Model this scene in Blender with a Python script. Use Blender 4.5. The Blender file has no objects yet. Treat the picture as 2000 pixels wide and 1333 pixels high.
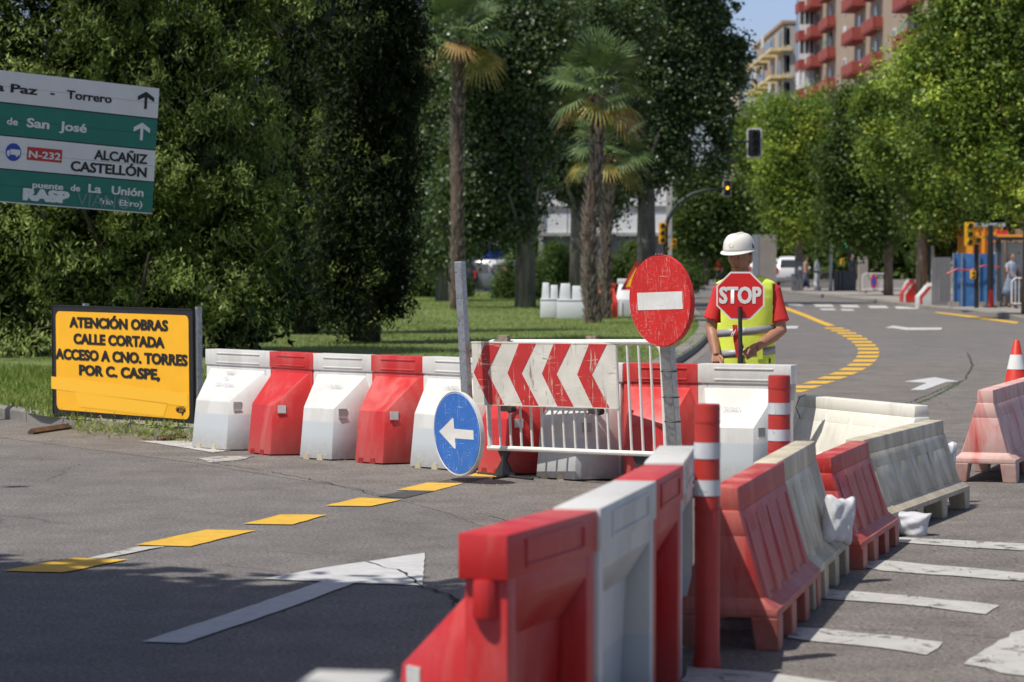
import bpy, bmesh, math, random
import numpy as np
from mathutils import Vector, Matrix

random.seed(7); rng = np.random.default_rng(7)
scene = bpy.context.scene
C = scene.collection
R = math.radians

# ---------------------------------------------------------------- camera
F = 5200.0            # focal length in pixels of the 2000 px wide photograph
HC = 1.6              # eye height
PITCH = math.atan((666.5-503.0)/F)
cam_d = bpy.data.cameras.new('camera'); cam = bpy.data.objects.new('camera', cam_d); C.objects.link(cam)
cam.location = (0, 0, HC); cam.rotation_euler = (R(90)-PITCH, 0, 0)
cam_d.sensor_width = 36.0; cam_d.lens = F/2000*36.0
cam_d.clip_start = 0.1; cam_d.clip_end = 3000
cam_d.dof.use_dof = True; cam_d.dof.focus_distance = 18.6; cam_d.dof.aperture_fstop = 4.2
scene.camera = cam

# ---------------------------------------------------------------- world, sun, exposure
SUN_EL = R(60); SH = Vector((-0.84, -0.54, 0)).normalized()
SUN = Vector((SH.x*math.cos(SUN_EL), SH.y*math.cos(SUN_EL), math.sin(SUN_EL)))
w = bpy.data.worlds.new('World'); scene.world = w; w.use_nodes = True
nt = w.node_tree; nt.nodes.clear()
sky = nt.nodes.new('ShaderNodeTexSky'); sky.sky_type = 'NISHITA'; sky.sun_disc = False
sky.sun_elevation = SUN_EL; sky.sun_rotation = math.atan2(SH.x, SH.y)
sky.air_density = 1.0; sky.dust_density = 2.2; sky.ozone_density = 1.6
bg = nt.nodes.new('ShaderNodeBackground'); bg.inputs[1].default_value = 0.088
wo = nt.nodes.new('ShaderNodeOutputWorld')
tn = nt.nodes.new('ShaderNodeMix'); tn.data_type = 'RGBA'; tn.blend_type = 'MULTIPLY'; tn.inputs[0].default_value = 1; tn.inputs[7].default_value = (1.0, .98, 1.0, 1)
# summer haze: the sky pales and brightens evenly towards the horizon all the way round
tc0 = nt.nodes.new('ShaderNodeTexCoord'); sx0 = nt.nodes.new('ShaderNodeSeparateXYZ'); nt.links.new(tc0.outputs['Generated'], sx0.inputs[0])
mr0 = nt.nodes.new('ShaderNodeMapRange'); mr0.interpolation_type = 'SMOOTHSTEP'; mr0.inputs[1].default_value = .42; mr0.inputs[2].default_value = .08; nt.links.new(sx0.outputs[2], mr0.inputs[0])
hz = nt.nodes.new('ShaderNodeMix'); hz.data_type = 'RGBA'; nt.links.new(mr0.outputs[0], hz.inputs[0]); hz.inputs[6].default_value = (1, 1, 1, 1); hz.inputs[7].default_value = (1.55, 1.62, 2.05, 1)
t2 = nt.nodes.new('ShaderNodeMix'); t2.data_type = 'RGBA'; t2.blend_type = 'MULTIPLY'; t2.inputs[0].default_value = 1; nt.links.new(sky.outputs[0], t2.inputs[6]); nt.links.new(hz.outputs[2], t2.inputs[7])
nt.links.new(t2.outputs[2], tn.inputs[6]); nt.links.new(tn.outputs[2], bg.inputs[0]); nt.links.new(bg.outputs[0], wo.inputs[0])
sl = bpy.data.lights.new('sun', 'SUN'); sl.energy = 4.4; sl.angle = R(0.5); sl.color = (1.0, 0.95, 0.86)
so = bpy.data.objects.new('sun', sl); C.objects.link(so)
so.rotation_euler = SUN.to_track_quat('Z', 'Y').to_euler(); so.location = (-20, -20, 40)
scene.view_settings.view_transform = 'Standard'; scene.view_settings.look = 'None'
scene.view_settings.exposure = 0.0; scene.view_settings.gamma = 1.0
scene.view_settings.use_curve_mapping = False

# ---------------------------------------------------------------- placing helpers
FW = Vector((0, math.cos(PITCH), -math.sin(PITCH))); UP = Vector((0, math.sin(PITCH), math.cos(PITCH)))
def ray(x, y): return FW*F + Vector((x-1000, 0, 0)) - UP*(y-666.5)
def G(x, y, z=0.0):
    d = ray(x, y); t = (z-HC)/d.z
    return Vector((d.x*t, d.y*t, z))
def W(x, y, Y):
    d = ray(x, y); t = Y/d.y
    return Vector((d.x*t, Y, HC+d.z*t))
def D(s): return F/s          # distance at which one metre spans s pixels

# ---------------------------------------------------------------- object helpers
def tag(o, label=None, cat=None, group=None, kind=None):
    if label: o['label'] = label
    if cat: o['category'] = cat
    if group: o['group'] = group
    if kind: o['kind'] = kind
    return o
def thing(name, label, cat, loc=(0, 0, 0), rz=0.0, group=None, mat4=None):
    o = bpy.data.objects.new(name, None); C.objects.link(o); o.empty_display_size = 0.2
    if mat4 is not None: o.matrix_world = mat4
    else: o.location = loc; o.rotation_euler = (0, 0, rz)
    return tag(o, label, cat, group)
def link(name, me, parent=None, mat=None):
    o = bpy.data.objects.new(name, me); C.objects.link(o)
    if mat is not None and not me.materials: me.materials.append(mat)
    if parent is not None: o.parent = parent
    return o
def copy_tree(o, parent=None):
    c = o.copy(); C.objects.link(c)
    if parent is not None: c.parent = parent
    for ch in list(o.children): copy_tree(ch, c)
    return c
def place(o, loc, rz=0.0, label=None, sc=None):
    o.location = loc; o.rotation_euler = (0, 0, rz)
    if label: o['label'] = label
    if sc: o.scale = sc
    return o

class MB:
    def __init__(s): s.bm = bmesh.new()
    def hull(s, pts):
        vs = [s.bm.verts.new(p) for p in pts]
        r = bmesh.ops.convex_hull(s.bm, input=vs, use_existing_faces=False)
        dead = [v for v in vs if v.is_valid and not v.link_faces]
        for v in dead: s.bm.verts.remove(v)
        return s
    def box(s, c, d, rot=None):
        vs = []
        for i in (-.5, .5):
            for j in (-.5, .5):
                for k in (-.5, .5):
                    p = Vector((i*d[0], j*d[1], k*d[2]))
                    if rot is not None: p = rot @ p
                    vs.append(s.bm.verts.new(p+Vector(c)))
        f = [(0,1,3,2),(4,6,7,5),(0,4,5,1),(2,3,7,6),(0,2,6,4),(1,5,7,3)]
        for q in f: s.bm.faces.new([vs[i] for i in q])
        return s
    def poly(s, pts):
        s.bm.faces.new([s.bm.verts.new(p) for p in pts]); return s
    def prism(s, pts2, y0, y1):      # polygon in the local XZ plane, extruded along Y
        a = [s.bm.verts.new((p[0], y0, p[1])) for p in pts2]; b = [s.bm.verts.new((p[0], y1, p[1])) for p in pts2]
        n = len(a); s.bm.faces.new(a); s.bm.faces.new(b[::-1])
        for i in range(n): s.bm.faces.new([a[i], b[i], b[(i+1) % n], a[(i+1) % n]])
        return s
    def slab(s, pts, z0, z1):        # polygon in plan, extruded along Z
        a = [s.bm.verts.new((p[0], p[1], z0)) for p in pts]; b = [s.bm.verts.new((p[0], p[1], z1)) for p in pts]
        n = len(a); s.bm.faces.new(a); s.bm.faces.new(b[::-1])
        for i in range(n): s.bm.faces.new([a[i], b[i], b[(i+1) % n], a[(i+1) % n]])
        return s
    def tube(s, pts, rad, seg=10, cap=True, flat=None):
        pts = [Vector(p) for p in pts]; n = len(pts)
        if not hasattr(rad, '__len__'): rad = [rad]*n
        rings = []; prev = None
        for i, p in enumerate(pts):
            t = (pts[min(i+1, n-1)]-pts[max(i-1, 0)]).normalized()
            if prev is None:
                a = Vector((0, 0, 1)) if abs(t.z) < .9 else Vector((1, 0, 0))
                u = t.cross(a).normalized()
            else: u = (prev-t*prev.dot(t)).normalized()
            prev = u; v = t.cross(u)
            r = rad[i]
            ra, rb = (r if isinstance(r, tuple) else (r, r))
            rings.append([s.bm.verts.new(p+u*ra*math.cos(2*math.pi*k/seg)+v*rb*math.sin(2*math.pi*k/seg)) for k in range(seg)])
        for i in range(n-1):
            for k in range(seg):
                s.bm.faces.new([rings[i][k], rings[i][(k+1) % seg], rings[i+1][(k+1) % seg], rings[i+1][k]])
        if cap: s.bm.faces.new(rings[0][::-1]); s.bm.faces.new(rings[-1])
        return s
    def loft(s, rings, cap=True):    # list of lists of points
        rr = [[s.bm.verts.new(p) for p in r] for r in rings]; n = len(rr[0])
        for i in range(len(rr)-1):
            for k in range(n):
                s.bm.faces.new([rr[i][k], rr[i][(k+1) % n], rr[i+1][(k+1) % n], rr[i+1][k]])
        if cap: s.bm.faces.new(rr[0][::-1]); s.bm.faces.new(rr[-1])
        return s
    def ball(s, c, r, sub=2, rot=None):
        m = Matrix.Translation(c) @ (rot.to_4x4() if rot is not None else Matrix.Identity(4)) @ Matrix.Diagonal((*((r, r, r) if not hasattr(r, '__len__') else r), 1))
        bmesh.ops.create_icosphere(s.bm, subdivisions=sub, radius=1, matrix=m); return s
    def xf(s, m): bmesh.ops.transform(s.bm, matrix=m, verts=s.bm.verts); return s
    def mesh(s, name, mat=None, smooth=False, bevel=0, seg=2, remesh=0, subd=0, ang=35):
        bmesh.ops.recalc_face_normals(s.bm, faces=s.bm.faces)
        me = bpy.data.meshes.new(name); s.bm.to_mesh(me); s.bm.free()
        if bevel or remesh or subd:
            t = bpy.data.objects.new('tmp', me); C.objects.link(t)
            if remesh:
                m = t.modifiers.new('r', 'REMESH'); m.mode = 'VOXEL'; m.voxel_size = remesh
                q = t.modifiers.new('s', 'SMOOTH'); q.factor = .5; q.iterations = 4
            if bevel:
                m = t.modifiers.new('b', 'BEVEL'); m.width = bevel; m.segments = seg; m.limit_method = 'ANGLE'; m.angle_limit = R(25)
            if subd:
                m = t.modifiers.new('u', 'SUBSURF'); m.levels = m.render_levels = subd
            dg = bpy.context.evaluated_depsgraph_get(); dg.update()
            nm = bpy.data.meshes.new_from_object(t.evaluated_get(dg)); bpy.data.objects.remove(t)
            me = nm; me.name = name
        if mat is not None:
            me.materials.clear(); me.materials.append(mat)
        if smooth:
            me.shade_smooth()
            if smooth != 'all':
                try: me.set_sharp_from_angle(angle=R(ang))
                except Exception: pass
        return me
    def build(s, name, mat, parent=None, **k):
        return link(name, s.mesh(name, mat, **k), parent)

def circ(c, r, n, ax='y'):
    out = []
    for k in range(n):
        a = 2*math.pi*k/n
        out.append((c[0]+r*math.cos(a), c[1]+r*math.sin(a)))
    return out

# ---------------------------------------------------------------- materials
def _n(nt, t, **k):
    n = nt.nodes.new(t)
    for a, b in k.items(): setattr(n, a, b)
    return n
def ramp(nt, fac, stops):
    r = _n(nt, 'ShaderNodeValToRGB'); el = r.color_ramp.elements
    while len(el) < len(stops): el.new(0.5)
    for e, (p, c) in zip(el, stops):
        e.position = p; e.color = (*c, 1) if len(c) == 3 else c
    nt.links.new(fac, r.inputs[0]); return r.outputs[0]
def noise(nt, vec, scale, detail=4, rough=.6, dist=0):
    n = _n(nt, 'ShaderNodeTexNoise'); n.inputs['Scale'].default_value = scale
    n.inputs['Detail'].default_value = detail; n.inputs['Roughness'].default_value = rough
    n.inputs['Distortion'].default_value = dist
    if vec is not None: nt.links.new(vec, n.inputs['Vector'])
    return n.outputs[0]
def mixc(nt, f, a, b, mode='MIX'):
    m = _n(nt, 'ShaderNodeMix', data_type='RGBA', blend_type=mode)
    for s, v in ((m.inputs[0], f), (m.inputs[6], a), (m.inputs[7], b)):
        if isinstance(v, (int, float)): s.default_value = v
        elif isinstance(v, tuple): s.default_value = (*v, 1)
        else: nt.links.new(v, s)
    return m.outputs[2]
def base(name, rough=.6, metal=0.0, spec=.5):
    m = bpy.data.materials.new(name); m.use_nodes = True
    nt = m.node_tree; b = nt.nodes['Principled BSDF']
    b.inputs['Roughness'].default_value = rough; b.inputs['Metallic'].default_value = metal
    b.inputs['Specular IOR Level'].default_value = spec
    return m, nt, b
def bump(nt, b, h, strength=.3, dist=.01):
    n = _n(nt, 'ShaderNodeBump'); n.inputs['Strength'].default_value = strength; n.inputs['Distance'].default_value = dist
    nt.links.new(h, n.inputs['Height']); nt.links.new(n.outputs[0], b.inputs['Normal'])
def mat(name, col, rough=.6, metal=0, var=.12, scale=6, dirt=None, dirt_amt=.0, dscale=3, bumps=0, bscale=80, spec=.5, obj=True):
    m, nt, b = base(name, rough, metal, spec)
    tc = _n(nt, 'ShaderNodeTexCoord'); v = tc.outputs['Object' if obj else 'Generated']
    n1 = noise(nt, v, scale, 5)
    lo = tuple(max(0, c*(1-var)) for c in col); hi = tuple(min(1, c*(1+var)) for c in col)
    c = ramp(nt, n1, [(.3, lo), (.7, hi)])
    if dirt is not None:
        n2 = noise(nt, v, dscale, 8, .75, .6)
        f = ramp(nt, n2, [(.62-dirt_amt*.35, (0, 0, 0)), (.62-dirt_amt*.35+.16, (1, 1, 1))])
        c = mixc(nt, f, c, dirt)
    nt.links.new(c, b.inputs['Base Color'])
    if bumps: bump(nt, b, noise(nt, v, bscale, 6, .7), bumps)
    return m

def scratched(name, col, under, amount=.5, rough=.45, scale=14):
    """retro-reflective or painted sheet with scratches and scuffs that belong to it"""
    m, nt, b = base(name, rough)
    tc = _n(nt, 'ShaderNodeTexCoord'); v = tc.outputs['Object']
    c = ramp(nt, noise(nt, v, 5, 4), [(.3, tuple(x*.85 for x in col)), (.7, tuple(min(1, x*1.12) for x in col))])
    fac = None
    for k, (rx, st) in enumerate((((0.3, .2, .5), (1, 1, .12)), ((.1, .9, -.7), (1, 1, .1)), ((.5, -.4, 1.2), (.12, 1, 1)))):
        mp = _n(nt, 'ShaderNodeMapping'); mp.inputs['Rotation'].default_value = rx; mp.inputs['Scale'].default_value = st
        nt.links.new(v, mp.inputs[0])
        n = noise(nt, mp.outputs[0], scale*(3+k), 6, .65, .4)
        f = ramp(nt, n, [(.655-amount*.06, (0, 0, 0)), (.69-amount*.06, (1, 1, 1))])
        fac = f if fac is None else mixc(nt, 1.0, fac, f, 'LIGHTEN')
    big = ramp(nt, noise(nt, v, 3.2, 5), [(.35, (.1, .1, .1)), (.62, (1, 1, 1))])
    fac = mixc(nt, 1.0, fac, big, 'MULTIPLY')
    c = mixc(nt, fac, c, under)
    nt.links.new(c, b.inputs['Base Color'])
    return m

def plastic(name, col, faded, amt, water=None, dirt=(.25, .2, .15), low=.10, rough=.38):
    """roto-moulded barrier plastic: sun-faded patches, rising splash dirt, fill level showing through white ones"""
    m, nt, b = base(name, rough)
    b.inputs['Subsurface Weight'].default_value = 0.12 if water else .04
    b.inputs['Subsurface Radius'].default_value = (.03, .03, .03)
    tc = _n(nt, 'ShaderNodeTexCoord'); v = tc.outputs['Object']; geo = _n(nt, 'ShaderNodeNewGeometry')
    mp = _n(nt, 'ShaderNodeMapping'); mp.inputs['Scale'].default_value = (1, 1, .35); nt.links.new(geo.outputs['Position'], mp.inputs[0])
    n1 = noise(nt, mp.outputs[0], 3.5, 7, .65, .5)
    f = ramp(nt, n1, [(.62-amt*.4, (0, 0, 0)), (.82-amt*.4, (1, 1, 1))])
    c = mixc(nt, f, col, faded)
    sep = _n(nt, 'ShaderNodeSeparateXYZ'); nt.links.new(v, sep.inputs[0])
    if water:
        mr = _n(nt, 'ShaderNodeMapRange'); mr.inputs[1].default_value = water+.006; mr.inputs[2].default_value = water-.006
        nt.links.new(sep.outputs[2], mr.inputs[0])
        c = mixc(nt, mr.outputs[0], c, tuple(x*y for x, y in zip(col, (.80, .86, .92))))
    # splash dirt near the foot, broken up by noise
    mz = _n(nt, 'ShaderNodeMapRange'); mz.inputs[1].default_value = low*1.6; mz.inputs[2].default_value = 0
    nt.links.new(sep.outputs[2], mz.inputs[0])
    n3 = noise(nt, geo.outputs['Position'], 22, 6, .7)
    mul = _n(nt, 'ShaderNodeMath', operation='MULTIPLY'); nt.links.new(mz.outputs[0], mul.inputs[0]); nt.links.new(n3, mul.inputs[1])
    c = mixc(nt, mul.outputs[0], c, dirt)
    # scuffs
    mp2 = _n(nt, 'ShaderNodeMapping'); mp2.inputs['Scale'].default_value = (1, 1, .15); mp2.inputs['Rotation'].default_value = (.3, .5, 0); nt.links.new(geo.outputs['Position'], mp2.inputs[0])
    n4 = noise(nt, mp2.outputs[0], 40, 6, .6, .3)
    f4 = ramp(nt, n4, [(.62, (0, 0, 0)), (.70, (.65, .65, .65))])
    c = mixc(nt, f4, c, faded)
    nt.links.new(c, b.inputs['Base Color'])
    rr = ramp(nt, n1, [(.3, (rough-.08,)*3), (.7, (rough+.2,)*3)]); nt.links.new(rr, b.inputs['Roughness'])
    bump(nt, b, noise(nt, geo.outputs['Position'], 12, 4), .12, .01)
    return m

M = {}
M['white_plastic'] = plastic('white plastic', (.68, .68, .66), (.57, .56, .53), .42, water=.30, low=.12)
M['red_plastic'] = plastic('red plastic', (.55, .026, .026), (.58, .11, .10), .40, low=.18, dirt=(.42, .13, .11))
M['cream_plastic'] = plastic('cream plastic', (.70, .63, .48), (.47, .41, .30), .65, low=.2, rough=.5)
M['fadedred_plastic'] = plastic('faded red plastic', (.44, .028, .024), (.56, .17, .14), .5, low=.2, rough=.5)
M['palered_plastic'] = plastic('pale red plastic', (.55, .07, .06), (.68, .44, .40), .82, low=.2, rough=.5)
M['oldwhite_plastic'] = plastic('old white plastic', (.78, .76, .68), (.62, .60, .52), .4, low=.12, rough=.5)
M['steel'] = mat('galvanised steel', (.42, .44, .46), .45, .75, .2, 30, dirt=(.22, .22, .22), dirt_amt=.25, dscale=14)
M['white_paint_metal'] = mat('white painted tube', (.78, .77, .73), .4, 0, .06, 20, dirt=(.35, .25, .17), dirt_amt=-.1, dscale=25)
M['black_iron'] = mat('black iron', (.03, .03, .032), .5, 0, .4, 30, dirt=(.12, .11, .1), dirt_amt=.1, dscale=30)
M['wood'] = mat('weathered wood', (.25, .20, .16), .85, 0, .35, 22, dirt=(.40, .20, .15), dirt_amt=.3, dscale=9)
M['rust'] = mat('rusty steel', (.16, .08, .045), .8, 0, .4, 18, dirt=(.07, .05, .04), dirt_amt=.5, dscale=12, bumps=.4)
M['black_paint'] = mat('black paint', (.015, .014, .014), .45, 0, .3, 10)
M['black_text'] = mat('black lettering', (.012, .011, .011), .5, 0, .1)
M['white_text'] = mat('white lettering', (.80, .81, .80), .5, 0, .05)
M['yellow_panel'] = mat('yellow sheet', (.95, .48, .015), .4, 0, .05, 4)
M['yellow_tape'] = mat('yellow tape', (.95, .50, .02), .5, 0, .09, 9)
M['panel_white'] = scratched('chevron board white', (.72, .70, .63), (.24, .17, .12), .55, .5, 9)
M['panel_red'] = scratched('chevron board red', (.56, .035, .035), (.62, .48, .40), .95, .5, 9)
M['sign_red'] = scratched('scratched red sheet', (.62, .022, .018), (.68, .34, .32), .85, .4, 26)
M['sign_blue'] = scratched('scratched blue sheet', (.035, .16, .55), (.42, .52, .60), .6, .4, 22)
M['sign_white'] = scratched('scratched white sheet', (.76, .77, .75), (.5, .46, .38), .25, .4, 9)
M['white_edge'] = mat('white rim', (.68, .69, .67), .45, 0, .1)
M['dir_green'] = mat('green sheet', (.012, .20, .145), .5, 0, .10, 3)
M['dir_white'] = mat('white sheet', (.80, .80, .79), .5, 0, .05, 3)
M['dir_red'] = mat('red sheet', (.55, .03, .03), .5, 0, .05)
M['dir_blue'] = mat('blue sheet', (.02, .07, .42), .5, 0, .05)
M['spray_white'] = mat('white spray', (.80, .82, .82), .6, 0, .05)
M['spray_grey'] = mat('thin grey spray', (.16, .28, .27), .6, 0, .1)
M['orange_post'] = mat('red flexible post', (.46, .035, .025), .45, 0, .12, 14, dirt=(.16, .03, .03), dirt_amt=.1, dscale=9)
M['post_band'] = scratched('reflective band', (.62, .65, .68), (.3, .3, .32), .35, .4, 14)
M['octa_red'] = mat('stop red', (.70, .022, .02), .4, 0, .04)
M['octa_white'] = mat('stop white', (.80, .80, .78), .4, 0, .03)
M['rubber'] = mat('black rubber', (.03, .03, .032), .5, 0, .3, 12)
M['sack'] = mat('woven plastic sack', (.62, .63, .66), .55, 0, .08, 18, dirt=(.42, .40, .36), dirt_amt=.1, bumps=.4, bscale=40)
M['kerb'] = mat('kerb stone', (.24, .225, .20), .85, 0, .1, 3, dirt=(.16, .15, .13), dirt_amt=.35, dscale=1.5, bumps=.4, bscale=60)
M['glass'] = mat('dark glass', (.03, .035, .04), .12, 0, .2, 2, spec=.8)

# ================================================================ GROUND, ROAD, LAWN, PAVEMENT
def asphalt(name, c1, c2, speck=1.0, patch=.12):
    m, nt, b = base(name, .82)
    g = _n(nt, 'ShaderNodeNewGeometry').outputs['Position']
    big = noise(nt, g, .35, 5, .6, .4)
    c = ramp(nt, big, [(.3, c1), (.7, c2)])
    mid = noise(nt, g, 2.2, 6, .7)
    c = mixc(nt, patch*2, c, ramp(nt, mid, [(.3, (.06, .057, .055)), (.75, (.27, .25, .235))]))
    n = noise(nt, g, 48, 4, .85)
    c = mixc(nt, 1.0*min(1, speck), c, ramp(nt, n, [(.36, (.14, .13, .13)), (.5, (.5, .5, .5)), (.62, (.72, .71, .70)), (.70, (1, .98, .95))]), 'OVERLAY')
    vo = _n(nt, 'ShaderNodeTexVoronoi'); vo.inputs['Scale'].default_value = 95; nt.links.new(g, vo.inputs['Vector'])
    st = ramp(nt, vo.outputs['Color'], [(.80, (0, 0, 0)), (.9, (1, 1, 1))])
    c = mixc(nt, .35, c, mixc(nt, st, c, (.42, .40, .37)))
    # fine cracks
    vc = _n(nt, 'ShaderNodeTexVoronoi', feature='DISTANCE_TO_EDGE'); vc.inputs['Scale'].default_value = .33
    wv = _n(nt, 'ShaderNodeTexNoise'); wv.inputs['Scale'].default_value = 1.6; wv.inputs['Detail'].default_value = 7
    nt.links.new(g, wv.inputs['Vector'])
    ad = mixc(nt, .35, g, wv.outputs['Color'], 'ADD'); nt.links.new(ad, vc.inputs['Vector'])
    cr = ramp(nt, vc.outputs[0], [(.0010, (.5, .5, .5)), (.004, (0, 0, 0))])
    keep = ramp(nt, noise(nt, g, .5, 2), [(.6, (0, 0, 0)), (.6, (1, 1, 1))])
    c = mixc(nt, mixc(nt, 1.0, cr, keep, 'MULTIPLY'), c, (.02, .02, .02))
    nt.links.new(c, b.inputs['Base Color'])
    bump(nt, b, n, .55, .006)
    return m
M['asphalt'] = asphalt('asphalt', (.140, .131, .125), (.190, .178, .170), 1.0, .2)
M['asphalt_coarse'] = asphalt('coarse asphalt', (.165, .145, .126), (.215, .188, .163), 1.15, .28)
M['asphalt_dark'] = asphalt('blackout paint', (.030, .030, .034), (.040, .040, .046), .5)
def paint(name, col, wear, wscale=7):
    m, nt, b = base(name, .7)
    g = _n(nt, 'ShaderNodeNewGeometry').outputs['Position']
    c = ramp(nt, noise(nt, g, 9, 5), [(.3, tuple(x*.84 for x in col)), (.7, tuple(min(1, x*1.08) for x in col))])
    f = ramp(nt, noise(nt, g, wscale, 10, .78, .8), [(.70-wear*.3, (0, 0, 0)), (.735-wear*.3, (1, 1, 1))])
    sp = ramp(nt, noise(nt, g, 90, 3, .8), [(.62, (0, 0, 0)), (.72, (.7, .7, .7))])
    f = mixc(nt, 1.0, f, sp, 'LIGHTEN')
    c = mixc(nt, f, c, (.15, .138, .13)); nt.links.new(c, b.inputs['Base Color'])
    bump(nt, b, noise(nt, g, 70, 3, .8), .4, .005)
    return m
M['paint_yellow'] = paint('yellow road paint', (.72, .43, .045), .05)
M['paint_white'] = paint('white road paint', (.56, .56, .56), .14)
M['paint_worn'] = paint('worn white road paint', (.50, .49, .46), .50, 5)
M['paint_vworn'] = paint('very worn white road paint', (.48, .46, .43), .62, 9)

def sheet(name, pts, z, m, parent=None, kind=None):
    mb = MB(); mb.poly([(p[0], p[1], z) for p in pts])
    o = mb.build(name, m, parent)
    if kind: o['kind'] = kind
    return o
M['dry_earth'] = mat('dry earth', (.22, .19, .14), .95, 0, .3, 1.5, dirt=(.10, .12, .05), dirt_amt=.4, dscale=.8)
ground = sheet('ground', [(-1500, -300), (1500, -300), (1500, 2500), (-1500, 2500)], -.03, M['dry_earth'], kind='structure')
road = sheet('road', [(-45, -20), (40, -20), (40, 420), (-45, 420)], 0, M['asphalt'], kind='structure')

# lawn outline follows the kerb from the left edge of the frame round to the avenue
KERB = [G(-420, 786), G(-200, 800), G(0, 817), G(90, 834), G(230, 846), G(380, 858), (G(600, 866)), G(800, 866), G(1000, 842), G(1140, 806),
        G(1240, 762), G(1325, 712), G(1362, 686), G(1384, 662), G(1388, 645), G(1376, 628), G(1352, 607), G(1322, 592), G(1285, 584)]
KERB = [Vector((p.x, p.y)) for p in KERB]
def smooth_line(P, step):
    out = []
    for i in range(len(P)-1):
        p0, p1, p2, p3 = P[max(i-1, 0)], P[i], P[i+1], P[min(i+2, len(P)-1)]
        n = max(1, int((p2-p1).length/step*3))
        for k in range(n):
            t = k/n
            out.append(.5*((2*p1)+(p2-p0)*t+(2*p0-5*p1+4*p2-p3)*t*t+(-p0+3*p1-3*p2+p3)*t**3))
    out.append(P[-1]); return out
KL = smooth_line(KERB, .9)
def resample(L, step):
    out = [L[0]]; acc = 0; 
    for i in range(1, len(L)):
        a, b = L[i-1], L[i]; d = (b-a).length
        while acc+d >= step:
            t = (step-acc)/d; a = a.lerp(b, t); out.append(a); d = (b-a).length; acc = 0
        acc += d
    return out
KS = resample(KL, 1.0)
far = [Vector((3.2, 118)), Vector((-40, 122)), Vector((-40, 22))]
M['lawn'] = mat('lawn soil and turf', (.12, .165, .045), .95, 0, .35, .9, dirt=(.16, .15, .06), dirt_amt=.35, dscale=.6, obj=True)
lawn = sheet('lawn', [p for p in KL]+far, .10, M['lawn'], kind='structure')
def kerb_run(name, pts, wd, z0, z1, side=1):
    root = None
    for i in range(len(pts)-1):
        a, b = pts[i], pts[i+1]; t = (b-a).normalized(); n = Vector((-t.y, t.x))*side*wd
        g = .008; a2 = a+t*g; b2 = b-t*g; j = random.uniform(-.008, .008)
        mb = MB()
        pts3 = []
        for q, (o0, o1) in enumerate(((z0, 0), (z1-.03, .0), (z1, .12), (z1, 1.0), (z0, 1.0))):
            for pp in (a2, b2):
                v = pp+n*(o1)
                pts3.append((v.x, v.y, o0+(j if o0 > z0 else 0)))
        mb.hull(pts3)
        if root is None:
            root = mb.build(name, M['kerb']); root['kind'] = 'structure'
        else: mb.build('kerb_stone', M['kerb'], root)
    return root
kerb = kerb_run('kerb', KS, .26, -.02, .13, 1)

# right-hand pavement and its kerb
RK = [G(2180, 662), G(2060, 640), G(1990, 628), G(1930, 617), G(1868, 612), G(1800, 604), G(1740, 597), G(1670, 588), G(1610, 582), G(1560, 577), G(1520, 572), G(1490, 567)]
RK = [Vector((p.x, p.y)) for p in RK]
RKL = smooth_line(RK, 2)
M['paving'] = mat('pale paving', (.30, .27, .24), .9, 0, .15, .7, dirt=(.2, .18, .16), dirt_amt=.3, dscale=.3)
pavement = sheet('pavement', RKL+[Vector((60, RK[-1].y)), Vector((60, RK[0].y))], .105, M['paving'], kind='structure')
kerb2 = kerb_run('kerb', resample(RKL, 2.0), .3, -.02, .13, -1)
# pale bay between the avenue kerb and the lanes, left
M['bay'] = asphalt('pale worn asphalt', (.22, .195, .17), (.27, .245, .215), .8, .15)
sheet('parking_bay', [G(1330, 716), G(1345, 716), G(1395, 676), G(1404, 655), G(1396, 632), G(1376, 606), G(1386, 668), G(1362, 687)], .003, M['bay'], road)
# coarser old surface round the barriers, seam to the newer lane
sheet('coarse_surface', [G(-500, 790), G(380, 905), G(560, 935), G(700, 955), G(880, 1005), G(1120, 1100), G(1200, 1180), G(1260, 1600), G(2300, 1600), G(2300, 700),
                  G(1500, 700), G(1300, 740), G(1100, 830), G(700, 860), G(300, 845), G(0, 812), G(-500, 782)], .002, M['asphalt_coarse'], road)

def mark(name, pts, m, z=.006, jag=0):
    P = [G(*p) for p in pts]
    if jag:
        Q = []
        for i in range(len(P)):
            a, b = P[i], P[(i+1) % len(P)]; n = max(1, int((b-a).length/.12))
            for k in range(n):
                v = a.lerp(b, k/n); Q.append(v+Vector((random.uniform(-jag, jag), random.uniform(-jag, jag)*1.5, 0)))
        P = Q
    return sheet(name, P, z, m, road)
ym = M['paint_yellow']
for q in ([(7, 1117), (144, 1092), (249, 1095), (124, 1120.5)], [(266, 1066), (402, 1037), (499, 1038.5), (369, 1069.5)], [(476, 1025), (549, 1007), (639, 1007.5), (571, 1026.5)],
          [(634, 990), (702, 974), (783, 978), (724, 991)], [(774, 959), (834, 944.5), (906, 945.5), (850, 960.5)], [(915, 932), (935, 921), (980, 921.5), (968, 933)]):
    mark('yellow_dash', q, ym, .0062, .006)
mark('blacked_out_line', [(737, 971), (796, 959.5), (852, 960), (790, 975)], M['asphalt_dark'], .006)
mark('blacked_out_line', [(850, 944), (905, 932), (960, 933), (908, 945)], M['asphalt_dark'], .006)
mark('lane_line', [(173, 1093), (270, 1070), (320, 1070), (200, 1093.5)], M['paint_worn'], .007, .006)
mark('lane_arrow', [(513, 1133), (640, 1110), (725, 1098), (830, 1082), (826, 1146), (740, 1142.5), (693, 1141), (560, 1191), (360, 1259), (278, 1256), (440, 1203), (630, 1138)], M['paint_white'], .0062, .004)
mark('painted_patch', [(270, 863), (380, 863), (492, 876.5), (417, 886), (340, 873)], M['paint_worn'], .007, .01)
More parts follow.
